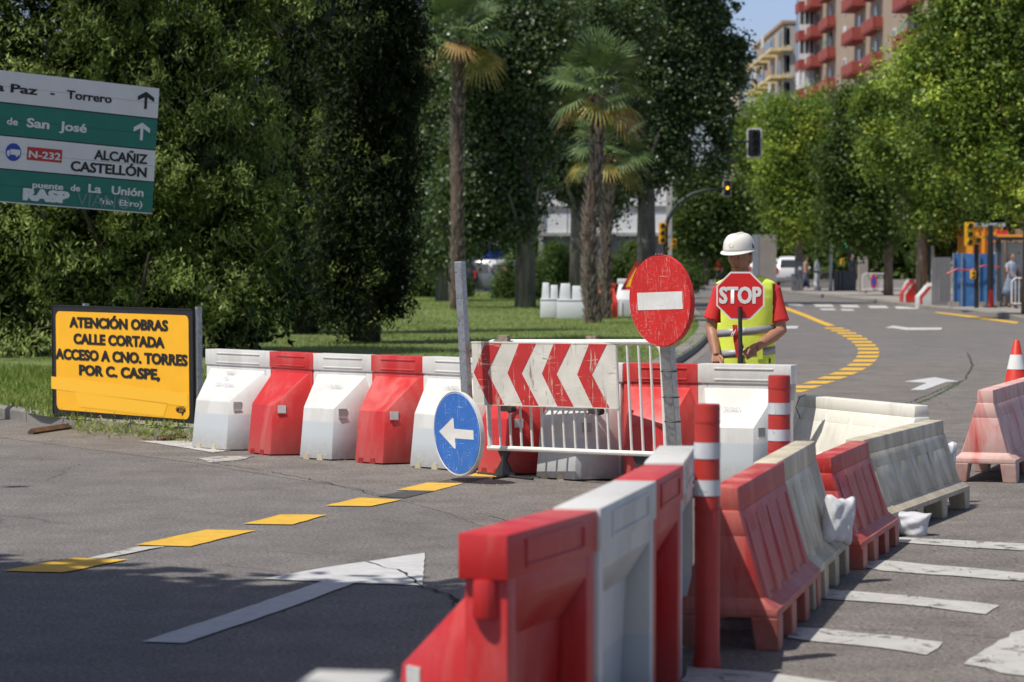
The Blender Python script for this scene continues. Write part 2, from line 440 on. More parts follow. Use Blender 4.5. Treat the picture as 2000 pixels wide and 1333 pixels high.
mark('painted_patch', [(378, 897), (430, 893), (500, 892), (470, 900), (410, 905)], M['paint_vworn'], .007, .02)
# zebra crossing, right foreground
pw = M['paint_worn']
for q in ([(1712, 1058), (1760, 1052.5), (2040, 1066), (2040, 1080), (1850, 1069)], [(1645, 1094), (1680, 1093), (2040, 1125), (2040, 1141), (1722, 1117), (1650, 1103)],
          [(1608, 1153), (1740, 1163), (1952, 1185), (1926, 1202), (1760, 1183), (1603, 1171)], [(1541, 1228), (1617, 1231), (1848, 1258), (1807, 1281), (1660, 1262), (1537, 1249)],
          [(1340, 1306), (1480, 1316), (1640, 1336), (1600, 1365), (1330, 1335)]):
    mark('crosswalk_stripe', q, pw, .007, .012)
mark('stop_line', [(2060, 1200), (2060, 1330), (1960, 1318), (1886, 1300), (1950, 1255)], M['paint_worn'], .007, .012)
# hatched yellow line curving up the avenue
cl = [(1548, 765), (1571, 757), (1598, 748), (1624, 739), (1646, 730.5), (1664, 722), (1678, 713.5), (1687, 705.5), (1693, 697.5), (1695, 690), (1694, 682.5), (1689, 675.5), (1682, 669), (1673, 663), (1663, 657.2), (1652, 651.8), (1640, 646.8), (1628, 642.2), (1616, 638)]
for i in range(len(cl)-1):
    (x, y), (x2, y2) = cl[i], cl[i+1]; h = (y-y2)*.30
    wd = 25-(765-y)*.055; dx = (x2-x)*.3
    mark('yellow_dash', [(x-wd-dx, y+h), (x-wd+dx+3, y-h), (x+wd+dx+3, y-h), (x+wd-dx, y+h)], ym, .0062)
mark('yellow_line', [(1616, 638), (1600, 632), (1570, 619), (1530, 604), (1500, 594), (1508, 593.5), (1540, 602), (1580, 617), (1612, 630), (1632, 637)], ym, .0062)
mark('lane_arrow', [(1764, 746.5), (1826, 738), (1873, 746.5), (1848, 747.5), (1805, 763), (1778, 763), (1810, 749)], M['paint_white'], .0062)
mark('lane_arrow', [(1728, 641), (1745, 637), (1775, 641), (1840, 641), (1838, 645), (1770, 645.5), (1748, 642)], M['paint_white'], .0062)
mark('lane_arrow', [(1528, 638), (1560, 637.5), (1556, 642.5), (1528, 643)], M['paint_white'], .0062)
for x0, x1, y in ((1536, 1568, 596), (1588, 1628, 597.5), (1640, 1678, 598.5), (1694, 1734, 600), (1746, 1792, 601.5)):
    mark('crosswalk_stripe', [(x0, y-2.2), (x1-4, y-2.0), (x1+2, y+2.6), (x0+6, y+2.4)], M['paint_white'], .0062)
for x0, x1, y in ((1600, 1632, 605), (1640, 1668, 606)):
    mark('crosswalk_stripe', [(x0, y-1.6), (x1-4, y-1.6), (x1+2, y+1.6), (x0+6, y+1.6)], M['paint_white'], .0062)
for x0, x1, y in ((1400, 1418, 640), (1398, 1412, 590), (1404, 1425, 575)):
    mark('lane_line', [(x0, y-1.6), (x1, y-1.6), (x1+2, y+1.6), (x0+2, y+1.6)], M['paint_white'], .0062)
mark('yellow_edge_line', [(1822, 611), (1832, 610.3), (1900, 618), (1990, 630), (1985, 633), (1895, 621)], ym, .0062)

# ---- cracks cut into the surface: thin dark strips with ragged edges
M['crack'] = mat('crack', (.018, .017, .017), .95, 0, .3)
def crack(pts, wd=.012, m=None, z=.0045):
    P = [G(*p) for p in pts]; L = []
    for i in range(len(P)-1):
        n = max(2, int((P[i+1]-P[i]).length/.08))
        for k in range(n): L.append(P[i].lerp(P[i+1], k/n)+Vector((random.uniform(-.02, .02), random.uniform(-.03, .03), 0)))
    L.append(P[-1]); bm = MB(); a = []; b = []
    for i, p in enumerate(L):
        t = (L[min(i+1, len(L)-1)]-L[max(i-1, 0)]).normalized(); n = Vector((-t.y, t.x, 0))*wd*random.uniform(.2, 1)
        a.append(bm.bm.verts.new(p+n+Vector((0, 0, z)))); b.append(bm.bm.verts.new(p-n+Vector((0, 0, z))))
    for i in range(len(L)-1): bm.bm.faces.new([a[i], a[i+1], b[i+1], b[i]])
    bm.build('crack', m or M['crack'], road)
crack([(410, 905), (520, 921), (640, 945), (712, 962), (745, 972)], .006)

crack([(722, 1100), (760, 1112), (790, 1118), (800, 1127), (812, 1135), (822, 1146), (880, 1165), (900, 1200)], .012, z=.0068)
crack([(960, 1010), (1010, 1024), (1080, 1042)], .007)
crack([(1740, 800), (1800, 778), (1860, 752), (1885, 742), (1900, 715), (1890, 690)], .012)
M['weed'] = mat('weeds', (.05, .09, .025), .9, 0, .4, 9)
crack([(1795, 788), (1830, 772), (1868, 752), (1880, 746)], .028, M['weed'], .005)
crack([(1620, 860), (1720, 838), (1850, 828), (1990, 818)], .012)

# grit and dry leaf scraps lying on the lane
gp = []
for (x0, x1, y0, y1, k) in ((1620, 2000, 1030, 1330, 130), (380, 1180, 880, 960, 120), (0, 420, 850, 920, 90), (1560, 2000, 800, 1040, 70)):
    for i in range(k): gp.append(G(random.uniform(x0, x1), random.uniform(y0, y1), .012))
gb = MB()
for p in gp:
    r = random.uniform(.002, .007); gb.hull([p+Vector((random.uniform(-r, r)*1.6, random.uniform(-r, r)*1.6, random.uniform(-.4, .8)*r)) for q in range(6)])
M['grit'] = mat('grit', (.30, .26, .20), .9, 0, .5, 3)
o = gb.build('grit', M['grit']); o['kind'] = 'stuff'; o['label'] = 'loose grit and dry scraps lying on the lane'

# ================================================================ TALL INTERLOCKING BARRIERS
def barrier_body(L):
    h = L/2
    mb = MB()
    # wall: two jambs, top beam and a recessed back panel
    mb.box((-h+.035, 0, .345), (.07, .13, .69)); mb.box((h-.035, 0, .345), (.07, .13, .69))
    mb.box((0, 0, .655), (L-.14, .13, .07))
    mb.hull([(-h+.07, -.063, 0), (h-.07, -.063, 0), (-h+.07, -.063, .62), (h-.07, -.063, .62), (-h+.07, -.01, .62), (h-.07, -.01, .62),
             (-h+.12, -.035, 0), (h-.12, -.035, 0), (-h+.12, -.035, .56), (h-.12, -.035, .56)])
    # sloped top of the recess at the back
    mb.hull([(-h+.07, .064, .62), (h-.07, .064, .62), (-h+.07, -.01, .62), (h-.07, -.01, .62), (-h+.09, -.03, .50), (h-.09, -.03, .50), (-h+.09, -.01, .50), (h-.09, -.01, .50)])
    # buttress with tapering shoulder
    a = h*.86
    mb.hull([(-a, -.062, .66), (a*.92, -.062, .66), (-h*.50, -.335, .405), (h*.52, -.335, .405), (-h*.53, -.372, .012), (h*.55, -.372, .012),
             (-h*.985, -.062, .012), (h*.985, -.062, .012), (-h*.985, -.062, .50), (h*.985, -.062, .50)])
    # cap beam, hooked past one end, with raised panel frame on its face
    mb.box((.012, 0, .755), (L+.03, .15, .13))
    mb.box((.01, -.0775, .79), (L*.66, .008, .012)); mb.box((.01, -.0775, .715), (L*.66, .008, .012))
    mb.box((.01, .0775, .79), (L*.66, .008, .012)); mb.box((.01, .0775, .715), (L*.66, .008, .012))
    mb.box((-L*.33, .0775, .7525), (.012, .008, .063)); mb.box((L*.33, .0775, .7525), (.012, .008, .063))
    mb.tube([(-h-.0, 0, .55), (-h-.0, 0, .69)], .04, 12); mb.tube([(h, 0, .58), (h, 0, .69)], .038, 12)
    # foot lugs leave forklift notches between them
    return mb
def barrier_mesh(L, key):
    me = barrier_body(L).mesh('barrier_body', M[key], smooth=True, bevel=.013, seg=2)
    return me
def notch_mesh():
    mb = MB()
    return mb
def make_tall(L, key, label):
    t = thing('tall_barrier', label, 'barrier')
    link('body', barrier_mesh(L, key), t)
    h = L/2
    # notches: darker blocks at the front foot, recess shade put into their colour
    nm = mat('notch shade plastic '+key, (.30, .02, .02) if key == 'red_plastic' else (.50, .44, .30), .6)
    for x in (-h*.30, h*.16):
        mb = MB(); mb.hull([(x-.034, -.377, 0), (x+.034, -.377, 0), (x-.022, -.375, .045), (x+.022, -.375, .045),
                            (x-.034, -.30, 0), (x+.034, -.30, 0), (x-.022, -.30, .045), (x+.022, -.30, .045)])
        mb.build('foot_notch_shade', nm, t)
    # reflector plate on the right chamfer
    p = Vector((h*.525, -.342)); q = Vector((h*.985, -.062)); d = (q-p).normalized(); n = Vector((d.y, -d.x))
    c = p+d*.075-n*.000
    ang = math.atan2(d.y, d.x)
    mb = MB(); mb.box((c.x, c.y, .375), (.066, .012, .062), Matrix.Rotation(ang, 3, 'Z'))
    mb.build('reflector', REFL if key == 'red_plastic' else REFG, t)
    mb = MB(); mb.box((c.x, c.y, .338), (.07, .024, .006), Matrix.Rotation(ang, 3, 'Z')); mb.build('reflector_ledge', M[key], t)
    return t
REFL = mat('white reflector', (.62, .62, .60), .4, 0, .1, 30); REFG = mat('grey reflector', (.36, .37, .36), .4, 0, .1, 30)

# ---- lettering
def text_mesh(s, m, wd=None, cap=.1, bold=.0, shear=0, ext=.0008, align='CENTER'):
    cu = bpy.data.curves.new('t', 'FONT'); cu.body = s; cu.size = 1; cu.offset = min(bold, .018); cu.extrude = 0; cu.shear = shear; cu.resolution_u = 3
    o = bpy.data.objects.new('t', cu); C.objects.link(o)
    dg = bpy.context.evaluated_depsgraph_get(); dg.update()
    me = bpy.data.meshes.new_from_object(o.evaluated_get(dg)); bpy.data.objects.remove(o)
    co = np.zeros(len(me.vertices)*3); me.vertices.foreach_get('co', co); co = co.reshape(-1, 3)
    x0, x1 = co[:, 0].min(), co[:, 0].max(); sz = cap/.73; sx = sz if wd is None else wd/(x1-x0)
    xx = (co[:, 0]-(x0+x1)/2)*sx if align == 'CENTER' else (co[:, 0]-x0)*sx
    out = np.stack([xx, np.full(len(xx), -ext), co[:, 1]*sz], 1)
    me.vertices.foreach_set('co', out.ravel()); me.materials.clear(); me.materials.append(m); me.update()
    if bold > .018:                      # heavier stroke: shifted layers of the same letters joined into one mesh
        k = (bold-.018)*1.15; bm = bmesh.new(); bm.from_mesh(me); g = bm.verts[:]+bm.edges[:]+bm.faces[:]
        for i, (dx, dz) in enumerate(((-k, 0), (k, 0), (0, -k*.5), (0, k*.5), (-k*.7, k*.4), (k*.7, -k*.4), (-k*.7, -k*.4), (k*.7, k*.4))):
            r = bmesh.ops.duplicate(bm, geom=g); vs = [e for e in r['geom'] if isinstance(e, bmesh.types.BMVert)]
            bmesh.ops.translate(bm, verts=vs, vec=(dx*sx, -.0003*(i+1), dz*sz))
        bm.to_mesh(me); bm.free()
    return me
def split_words(me, gap):
    bm = bmesh.new(); bm.from_mesh(me); seen = set(); isl = []
    for v in bm.verts:
        if v.index in seen: continue
        st = [v]; comp = []; seen.add(v.index)
        while st:
            q = st.pop(); comp.append(q)
            for e in q.link_edges:
                r = e.other_vert(q)
                if r.index not in seen: seen.add(r.index); st.append(r)
        isl.append(comp)
    isl.sort(key=lambda c: min(v.co.x for v in c)); groups = []; mx = None
    for c in isl:
        a = min(v.co.x for v in c); b = max(v.co.x for v in c)
        if mx is None or a-mx > gap: groups.append([]); mx = b
        groups[-1] += c; mx = max(mx, b)
    out = []
    for g in groups:
        idx = {v.index: i for i, v in enumerate(g)}; fs = []; done = set()
        for v in g:
            for f in v.link_faces:
                if f.index not in done: done.add(f.index); fs.append([idx[w_.index] for w_ in f.verts])
        n = bpy.data.meshes.new(me.name); n.from_pydata([v.co[:] for v in g], [], fs); n.materials.append(me.materials[0]); out.append(n)
    bm.free(); return out
def text(s, m, parent, x, z, y=0, name='lettering', **k):
    me = text_mesh(s, m, **k)
    if ' ' in s:
        for n in split_words(me, k.get('cap', .1)*.2): o = link(name, n, parent); o.location = (x, y, z)
        return o
    o = link(name, me, parent); o.location = (x, y, z); return o

# handwriting on the sloping shoulders
def scrawl(parent, s, L, u, v, size=.05, rz=0):
    h = L/2
    top = Vector((0, -.062, .66)); bot = Vector((0, -.335, .405)); n = Vector((0, -.255, .273)).normalized()
    dn = (bot-top).normalized()
    o = link('handwriting', text_mesh(s, M['marker'], cap=size, shear=.3, ext=0), parent)
    # local x along barrier, local z up the slope
    m = Matrix(((1, 0, 0), (0, -n.y, -dn.y), (0, -n.z, -dn.z))).to_4x4()
    p = top+dn*v+n*.022+Vector((u, 0, 0)); m.translation = p
    o.matrix_local = m @ Matrix.Rotation(rz, 4, 'Y')
M['marker'] = mat('felt marker', (.28, .29, .33), .6, 0, .2, 30)

# ---- the row behind the signs: px of each cap start, lengths fitted to one flowing line
LT = .82
xs = [415, 541, 623, 738, 839, 980, 1085, 1224, 1370, 1545]
cols = ['w', 'r', 'w', 'r', 'w', 'r', 'w', 'r', 'w']
ss = [229, 236, 242, 247, 252, 259.5, 265, 272, 275, 279]
labs = ['white plastic barrier against the yellow board, leftmost of the row', 'red plastic barrier next to the leftmost white one, right of the yellow board',
        'white plastic barrier between the two red ones left of the blue arrow sign', 'red plastic barrier second from the left in the row',
        'white plastic barrier partly hidden by the blue arrow disc', 'red plastic barrier behind the left legs of the white crowd barrier',
        'white plastic barrier shaded by the chevron board', 'red plastic barrier behind the post of the no entry sign', 'white plastic barrier in front of the worker']
writing = {0: [('MORE T', -.03, .07), ('EX', -.03, .14), ('EXPT / DUMAX', .02, .21)], 2: [('//  DUMAX', .02, .16)], 4: [('//  DUMAX', .0, .12)], 8: [('DUMAX', -.02, .23)]}
row = []
for i, c in enumerate(cols):
    a = Vector((((xs[i]-1000)/ss[i]), D(ss[i]))); b = Vector((((xs[i+1]-1000)/ss[i+1]), D(ss[i+1])))
    d = b-a; L = d.length; t = make_tall(L, 'white_plastic' if c == 'w' else 'red_plastic', labs[i])
    t['group'] = 'tall plastic barriers in the row behind the signs'
    zz = 1.0+.004*i
    place(t, (*((a+b)/2), 0), math.atan2(d.y, d.x), sc=(1, 1, zz))
    for s, u, v in writing.get(i, []): scrawl(t, s, L, u, v, .028)
    row.append(t)
# a grey-white unit end showing past the yellow board
# ---- the row running towards the camera
near = [((990.5, 696), (1167, 634), 'r', 'red plastic barrier nearest the camera, end on with its cap block showing'),
        ((1186-14, 634), (1281, 565), 'w', 'white plastic barrier right behind the nearest red one'),
        ((1278, 560), (1334, 520), 'r', 'red plastic barrier between the two white ones of the near row'),
        ((1334, 518), (1357, 476), 'w', 'white plastic barrier at the far end of the near row, beside the striped post')]
wd2 = .07
for (xa, sa), (xb, sb), c, lab in near:
    # measured edge is the right top edge of the cap: shift half a cap width to the left
    a = Vector(((xa-1000)/sa, D(sa))); b = Vector(((xb-1000)/sb, D(sb))); d = b-a; n = Vector((d.y, -d.x)).normalized()
    a -= n*wd2; b -= n*wd2
    t = make_tall(d.length-.03, 'white_plastic' if c == 'w' else 'red_plastic', lab); t['group'] = 'tall plastic barriers in the near row'
    # buttress (local -Y) faces left, so local +X runs towards the camera
    place(t, (*((a+b)/2), .0), math.atan2(-d.y, -d.x), sc=(1, 1, 1.0 if c == 'r' else 1.008))
t = make_tall(.95, 'white_plastic', 'corner of a white plastic barrier at the bottom edge of the picture'); t['group'] = 'tall plastic barriers in the near row'
e = Vector(((692-1000)/1040, D(1040))); d = Vector((-.16, -.98)).normalized(); cc = e+d*.475
place(t, (cc.x, cc.y, 0), math.atan2(d.y, d.x))

# ================================================================ LOW JERSEY BARRIERS ON FEET
def make_low(key, label, L=1.5):
    t = thing('low_barrier', label, 'barrier'); h = L/2
    mb = MB()
    # cap
    mb.hull([(-h+.03, -.062, .56), (h-.03, -.062, .56), (-h+.03, .062, .56), (h-.03, .062, .56), (-h+.03, -.055, .66), (h-.03, -.055, .66), (-h+.03, .055, .66), (h-.03, .055, .66)])
    # upper wedge
    def wedge(x0, x1, z0, z1, i0=0, i1=0):
        f = lambda z: .165-(z-.2)/(.545-.2)*.098
        a, b = f(z0), f(z1)
        mb.hull([(x0, -a, z0), (x0+i0, -b, z1), (x1, -a, z0), (x1-i1, -b, z1), (x0, a, z0), (x0+i0, b, z1), (x1, a, z0), (x1-i1, b, z1)])
    wedge(-h+.02, h-.02, .46, .565)
    cuts = [-h+.02, -h*.42, -.02, h*.40, h-.02]
    for k in range(4):
        wedge(cuts[k]+(.012 if k else 0), cuts[k+1]-(.012 if k < 3 else 0), .19, .465)
    for k in range(5):                      # flutes proud of the flank
        x = -h+.12+k*(L-.24)/4
        for s in (-1, 1):
            mb.hull([(x-.075, s*.160, .2), (x+.075, s*.160, .2), (x-.02, s*.07, .53), (x+.02, s*.07, .53), (x-.05, s*.180, .2), (x+.05, s*.180, .2), (x-.012, s*.080, .52), (x+.012, s*.080, .52)])
    # shoulder and skirt
    mb.hull([(-h, -.22, .165), (h, -.22, .165), (-h, .22, .165), (h, .22, .165), (-h+.015, -.165, .215), (h-.015, -.165, .215), (-h+.015, .165, .215), (h-.015, .165, .215)])
    mb.hull([(-h, -.222, .135), (h, -.222, .135), (-h, .222, .135), (h, .222, .135), (-h, -.222, .17), (h, -.222, .17), (-h, .222, .17), (h, .222, .17)])
    body = mb.build('body', M[key], t, smooth=True, bevel=.010, seg=2)
    f = MB()
    for k in range(4):
        x = -h+.08+k*(L-.16)/3
        for s in (-1, 1):
            f.hull([(x-.08, s*.224, .14), (x+.08, s*.224, .14), (x-.08, s*.11, .14), (x+.08, s*.11, .14), (x-.06, s*.228, 0), (x+.06, s*.228, 0), (x-.06, s*.13, 0), (x+.06, s*.13, 0)])
            if k == 0 or True:
                me = None
    fm = f.mesh('feet', M[key], smooth=True, bevel=.008, seg=2)
    # one foot per object: split the loose parts
    bm = bmesh.new(); bm.from_mesh(fm); seen = set(); isl = []
    for v in bm.verts:
        if v.index in seen: continue
        st = [v]; comp = []; seen.add(v.index)
        while st:
            q = st.pop(); comp.append(q)
            for e in q.link_edges:
                r = e.other_vert(q)
                if r.index not in seen: seen.add(r.index); st.append(r)
        isl.append(comp)
    for comp in isl:
        idx = {v.index: i for i, v in enumerate(comp)}; fs = []
        for fa in {f for v in comp for f in v.link_faces}: fs.append([idx[v.index] for v in fa.verts])
        me = bpy.data.meshes.new('foot'); me.from_pydata([v.co[:] for v in comp], [], fs); me.materials.append(M[key]); link('foot', me, t)
    bm.free()
    return t
lows = [('fadedred_plastic', (1414, 482), (1511, 424), .665, 'faded red low barrier beside the striped post, nearest of the low ones'),
        ('cream_plastic', (1494, 432), (1574, 385), .67, 'dirty cream low barrier behind the nearest faded red one, sack at its far end'),
        ('fadedred_plastic', (1602, 382), (1680, 350), .575, 'faded red low barrier between the two dirty cream ones'),
        ('cream_plastic', (1668, 343), (1829, 305), .56, 'dirty cream low barrier at the outer end of the zebra crossing'),
        ('oldwhite_plastic', (1566, 262), (1806, 283), .575, 'off-white low barrier set crosswise behind the dirty cream one'),
        ('palered_plastic', (1924, 276), (2040, 241), .66, 'pink sun-bleached low barrier at the right edge of the picture')]
for key, (xa, sa), (xb, sb), hh, lab in lows:
    a = Vector(((xa-1000)/sa, D(sa))); b = Vector(((xb-1000)/sb, D(sb))); d = b-a
    t = make_low(key, lab, d.length); t['group'] = 'low plastic barriers on feet'
    place(t, (*((a+b)/2), 0), math.atan2(d.y, d.x), sc=(1, 1, hh/.66))
# tie wire hanging at the corner of the crosswise unit
mb = MB(); p = W(1560, 776, D(262)-.1)
mb.tube([p+Vector((.05, -.02, .02)), p+Vector((.0, -.06, .0)), p+Vector((-.03, -.07, -.07)), p+Vector((.0, -.07, -.14)), p+Vector((.01, -.05, -.2))], .003, 5)
tag(mb.build('tie_wire', M['black_iron']), 'thin black wire loop hanging on the left corner of the crosswise off-white barrier', 'wire')

# ================================================================ FLEXIBLE POSTS
def post(x, s, h, r, label):
    t = thing('flexible_post', label, 'bollard', ((x-1000)/s, D(s), 0), group='striped flexible posts')
    mb = MB(); mb.tube([(0, 0, .004), (0, 0, .03), (0, 0, .06), (0, 0, h-.012), (0, 0, h)], [r*1.12, r*1.1, r, r, r*.96], 28)
    mb.build('shaft', M['orange_post'], t, smooth=True)
    for z0, z1 in ((h*.795, h*.856), (h*.655, h*.705+.01)):
        mb = MB(); mb.tube([(0, 0, z0), (0, 0, z1)], r+.002, 28, cap=False); mb.build('reflective_band', M['post_band'], t, smooth='all')
    for z in (h*.93, h*.60):
        mb = MB(); mb.tube([(0, 0, z), (0, 0, z+.008)], r+.0015, 28, cap=False); mb.build('ridge', M['orange_post'], t)
    return t
post(1382, 503, 1.03, .05, 'red post with two reflective bands standing between the near row and the faded red barrier')
post(1522.5, 375, .985, .058, 'red post with two reflective bands rising behind the dirty cream barrier')

# ================================================================ SIGNS
def rigid(BL, BR, TL):
    ux = (BR-BL); w_ = ux.length; ux.normalize(); uz = (TL-BL); h_ = (uz-ux*uz.dot(ux)).length; uz = (uz-ux*uz.dot(ux)).normalized(); uy = uz.cross(ux)
    m = Matrix((ux, uy, uz)).transposed().to_4x4(); m.translation = BL
    return m, w_, h_          # local x right, z up, +y away from the camera
def rrect(x0, z0, x1, z1, r, n=6):
    out = []
    for cx, cz, a0 in ((x1-r, z0+r, -90), (x1-r, z1-r, 0), (x0+r, z1-r, 90), (x0+r, z0+r, 180)):
        for k in range(n+1):
            a = R(a0+90*k/n); out.append((cx+r*math.cos(a), cz+r*math.sin(a)))
    return out

# ---- yellow works board
m4, bw, bh = rigid(W(104, 809, D(208)), W(378, 831, D(221.5)), W(99.5, 596, D(208)))
t = thing('works_notice_board', 'yellow board in a black frame reading ATENCIÓN OBRAS, on rusty feet at the kerb', 'sign', mat4=m4)
mb = MB(); mb.prism([(0, 0), (bw, 0), (bw, bh), (0, bh)], 0, .012); mb.build('backing_sheet', M['black_paint'], t)
MI = {}
mb = MB(); mb.prism(rrect(.03*bw, .045*bh, .975*bw, .945*bh, .06), -.004, .0); mb.build('yellow_sheet', M['yellow_panel'], t)
mb = MB()
for a, b in (((0, .004), (bw, .004)), ((0, bh-.004), (bw, bh-.004))): mb.box(((a[0]+b[0])/2, .012, a[1]), (bw+.01, .034, .010))
mb.box((0, .012, bh/2), (.010, .034, bh)); mb.box((bw, .012, bh/2), (.010, .034, bh)); mb.build('edge_frame', M['black_paint'], t)
mb = MB(); mb.box((bw+.022, .05, bh*.52), (.035, .05, bh*1.0)); mb.build('rear_post', M['steel'], t)
mb = MB(); mb.box((.22*bw, .05, bh*.47), (.035, .05, bh*1.1)); mb.build('rear_post', M['steel'], t)
for s, u0, u1, v, cp in (('ATENCIÓN OBRAS', .137, .835, .193, .092), ('CALLE CORTADA', .166, .81, .341, .092), ('ACCESO A CNO. TORRES', .030, .965, .487, .094), ('POR C. CASPE,', .205, .775, .622, .092)):
    text(s, M['black_text'], t, (u0+u1)/2*bw, (1-v)*bh, -.006, wd=(u1-u0)*bw, cap=cp*bh, bold=.058)
tp = mat('dotted yellow tape', (.93, .47, .02), .5, 0, .05)
nt = tp.node_tree; b = nt.nodes['Principled BSDF']; tc = _n(nt, 'ShaderNodeTexCoord')
vo = _n(nt, 'ShaderNodeTexVoronoi'); vo.inputs['Scale'].default_value = 52; vo.inputs['Randomness'].default_value = .25; nt.links.new(tc.outputs['Object'], vo.inputs['Vector'])
nt.links.new(mixc(nt, ramp(nt, vo.outputs[0], [(.22, (1, 1, 1)), (.34, (0, 0, 0))]), (.95, .52, .03), (.62, .30, .01)), b.inputs['Base Color'])
for pts in ([(-.008, .345), (.965, .265), (.968, .155), (.5, .19), (-.008, .232)], [(.17, .215), (.83, .175), (.80, .055), (.2, .085)]):
    mb = MB(); mb.prism([(u*bw, v*bh) for u, v in pts], -.0062, -.0048); mb.build('tape_strip', tp, t)
# maker's mark: ring with letters and a tail
mb = MB()
ring = [(.918+.034*math.cos(a), .128+.030*math.sin(a)) for a in [2*math.pi*k/24 for k in range(24)]]
inn = [(.916+.030*math.cos(a), .132+.023*math.sin(a)) for a in [2*math.pi*k/24 for k in range(24)]]
for k in range(24):
    q = [ring[k], ring[(k+1) % 24], inn[(k+1) % 24], inn[k]]
    mb.poly([(u*bw, -.0072, v*bh) for u, v in q])
mb.poly([(.925*bw, -.0072, .10*bh), (.94*bw, -.0072, .10*bh), (.926*bw, -.0072, .07*bh)])
mb.build('maker_mark', M['black_text'], t)
text('MTN', M['black_text'], t, .917*bw, .113*bh, -.0066, name='maker_mark', wd=.05*bw, cap=.035*bh, bold=.02)
# legs and rusty foot beams (parts)
inv = m4.inverted()
def wbeam(parent, a, b, wd, m, name):
    mb = MB(); a = inv @ a; b = inv @ b; mb.tube([a, b], wd, 4); mb.build(name, m, parent)
wbeam(t, G(60, 845, .02), G(205, 824, .02), .035, M['rust'], 'foot_beam')
wbeam(t, G(310, 858, .02), G(376, 850, .02), .03, M['rust'], 'foot_beam')
wbeam(t, W(130, 812, D(208)+.05), G(130, 838, .0), .02, M['steel'], 'leg')
wbeam(t, W(133, 818, D(208)+.05), G(112, 836, .02), .010, M['steel'], 'brace')
wbeam(t, W(133, 818, D(208)+.05), G(150, 832, .02), .010, M['steel'], 'brace')
wbeam(t, W(372, 836, D(221)+.05), G(364, 850, .02), .014, M['steel'], 'brace')

# ---- direction sign
m4, dw, dh = rigid(W(-170, 381.9, D(203.5)), W(297, 418.5, D(190)), W(-160, 118.5, D(203.5)))
t = thing('direction_sign', 'white and green road direction sign with four boards in front of the hedge tree', 'sign', mat4=m4)
wpx = 313+160.
U = lambda x: (x+160)/wpx*dw
def vz(v): return (1-v)*dh
boards = [(.0, .238, 'dir_white'), (.249, .486, 'dir_green'), (.496, .741, 'dir_white'), (.751, .988, 'dir_green')]
for v0, v1, k in boards:
    vm = (v0+v1)/2
    for a, b in ((v0, vm-.001), (vm+.001, v1)):
        mb = MB(); mb.box((dw/2, .012, vz((a+b)/2)), (dw, .022, (b-a)*dh)); mb.build('board_plank', M[k], t)
mb = MB(); mb.box((dw/2, .018, dh/2), (dw-.01, .018, dh-.01)); mb.build('backing', M['black_paint'], t)
mb = MB(); mb.box((dw/2, .010, .006), (dw, .026, .012)); mb.build('lower_rim', M['white_edge'], t)
for u in (.1, .26):
    p0 = m4 @ Vector((u*dw, .07, 0)); mb = MB(); mb.tube([inv2 for inv2 in (Vector((u*dw, .07, dh*.95)), m4.inverted() @ Vector((p0.x, p0.y, -.02)))], .045, 12); mb.build('post', M['steel'], t, smooth=True)
def dt(s, x0, x1, v, cp, k, bold=.028, y=-.001, name='lettering'):
    text(s, M[k], t, (U(x0)+U(x1))/2, vz(v), y, name=name, wd=(U(x1)-U(x0)), cap=cp*dh, bold=bold)
dt('La Paz', -34, 65, .158, .066, 'black_text'); dt('-', 91, 99, .158, .066, 'black_text'); dt('Torrero', 124, 215, .158, .066, 'black_text')
dt('Camino', -80, -8, .41, .058, 'white_text'); dt('de', 9, 30, .405, .055, 'white_text'); dt('San', 48, 92, .408, .070, 'white_text', .035); dt('José', 113, 167, .408, .070, 'white_text', .035)
dt('ALCAÑIZ', 186, 296, .607, .076, 'black_text', .034); dt('CASTELLÓN', 140, 296, .712, .078, 'black_text', .034)
dt('puente', 66, 127, .868, .048, 'white_text', .035); dt('de', 142, 161, .868, .050, 'white_text', .035); dt('La', 178, 204, .868, .066, 'white_text', .035); dt('Unión', 226, 292, .868, .066, 'white_text', .035)
dt('(río', 202, 230, .952, .048, 'white_text', .03); dt('Ebro)', 243, 291, .952, .048, 'white_text', .03)
def dpoly(pts, k, y0=-.003, y1=.0, name='symbol'):
    mb = MB(); mb.prism([(U(x), vz(v)) for x, v in pts], y0, y1); return mb.build(name, M[k], t)
# straight-on arrows
def arrow(cx, v0, v1, k):
    hv = v1-v0; q = .27*hv
    dpoly([(cx-2.8, v1), (cx-2.8, v0+.2*hv), (cx+2.8, v0+.2*hv), (cx+2.8, v1)], k)
    dpoly([(cx, v0), (cx, v0+q), (cx-17, v0+q+.28*hv), (cx-17, v0+.30*hv)], k, -.0035)
    dpoly([(cx, v0), (cx+17, v0+.30*hv), (cx+17, v0+q+.28*hv), (cx, v0+q)], k, -.0035)
arrow(286, .038, .175, 'black_text'); arrow(281, .285, .425, 'white_text')
mb = MB(); mb.prism([(U(25)+.088*math.cos(a), vz(.612)+.088*math.sin(a)) for a in [2*math.pi*k/28 for k in range(28)]], -.003, 0); mb.build('symbol', M['dir_blue'], t)
dpoly([(19, .590), (38, .590), (38, .632), (19, .632)], 'white_text', -.0045); dpoly([(12, .612), (14, .600), (18, .600), (18, .632), (12, .632)], 'white_text', -.0045)
for x in (15.5, 32):
    mb = MB(); mb.prism([(U(x)+.012*math.cos(a), vz(.637)+.012*math.sin(a)) for a in [2*math.pi*k/12 for k in range(12)]], -.0045, 0); mb.build('symbol', M['white_text'], t)
dpoly([(52, .560), (121, .560), (121, .660), (52, .660)], 'dir_red'); dt('N-232', 55, 118, .640, .055, 'white_text', .03, -.0035)
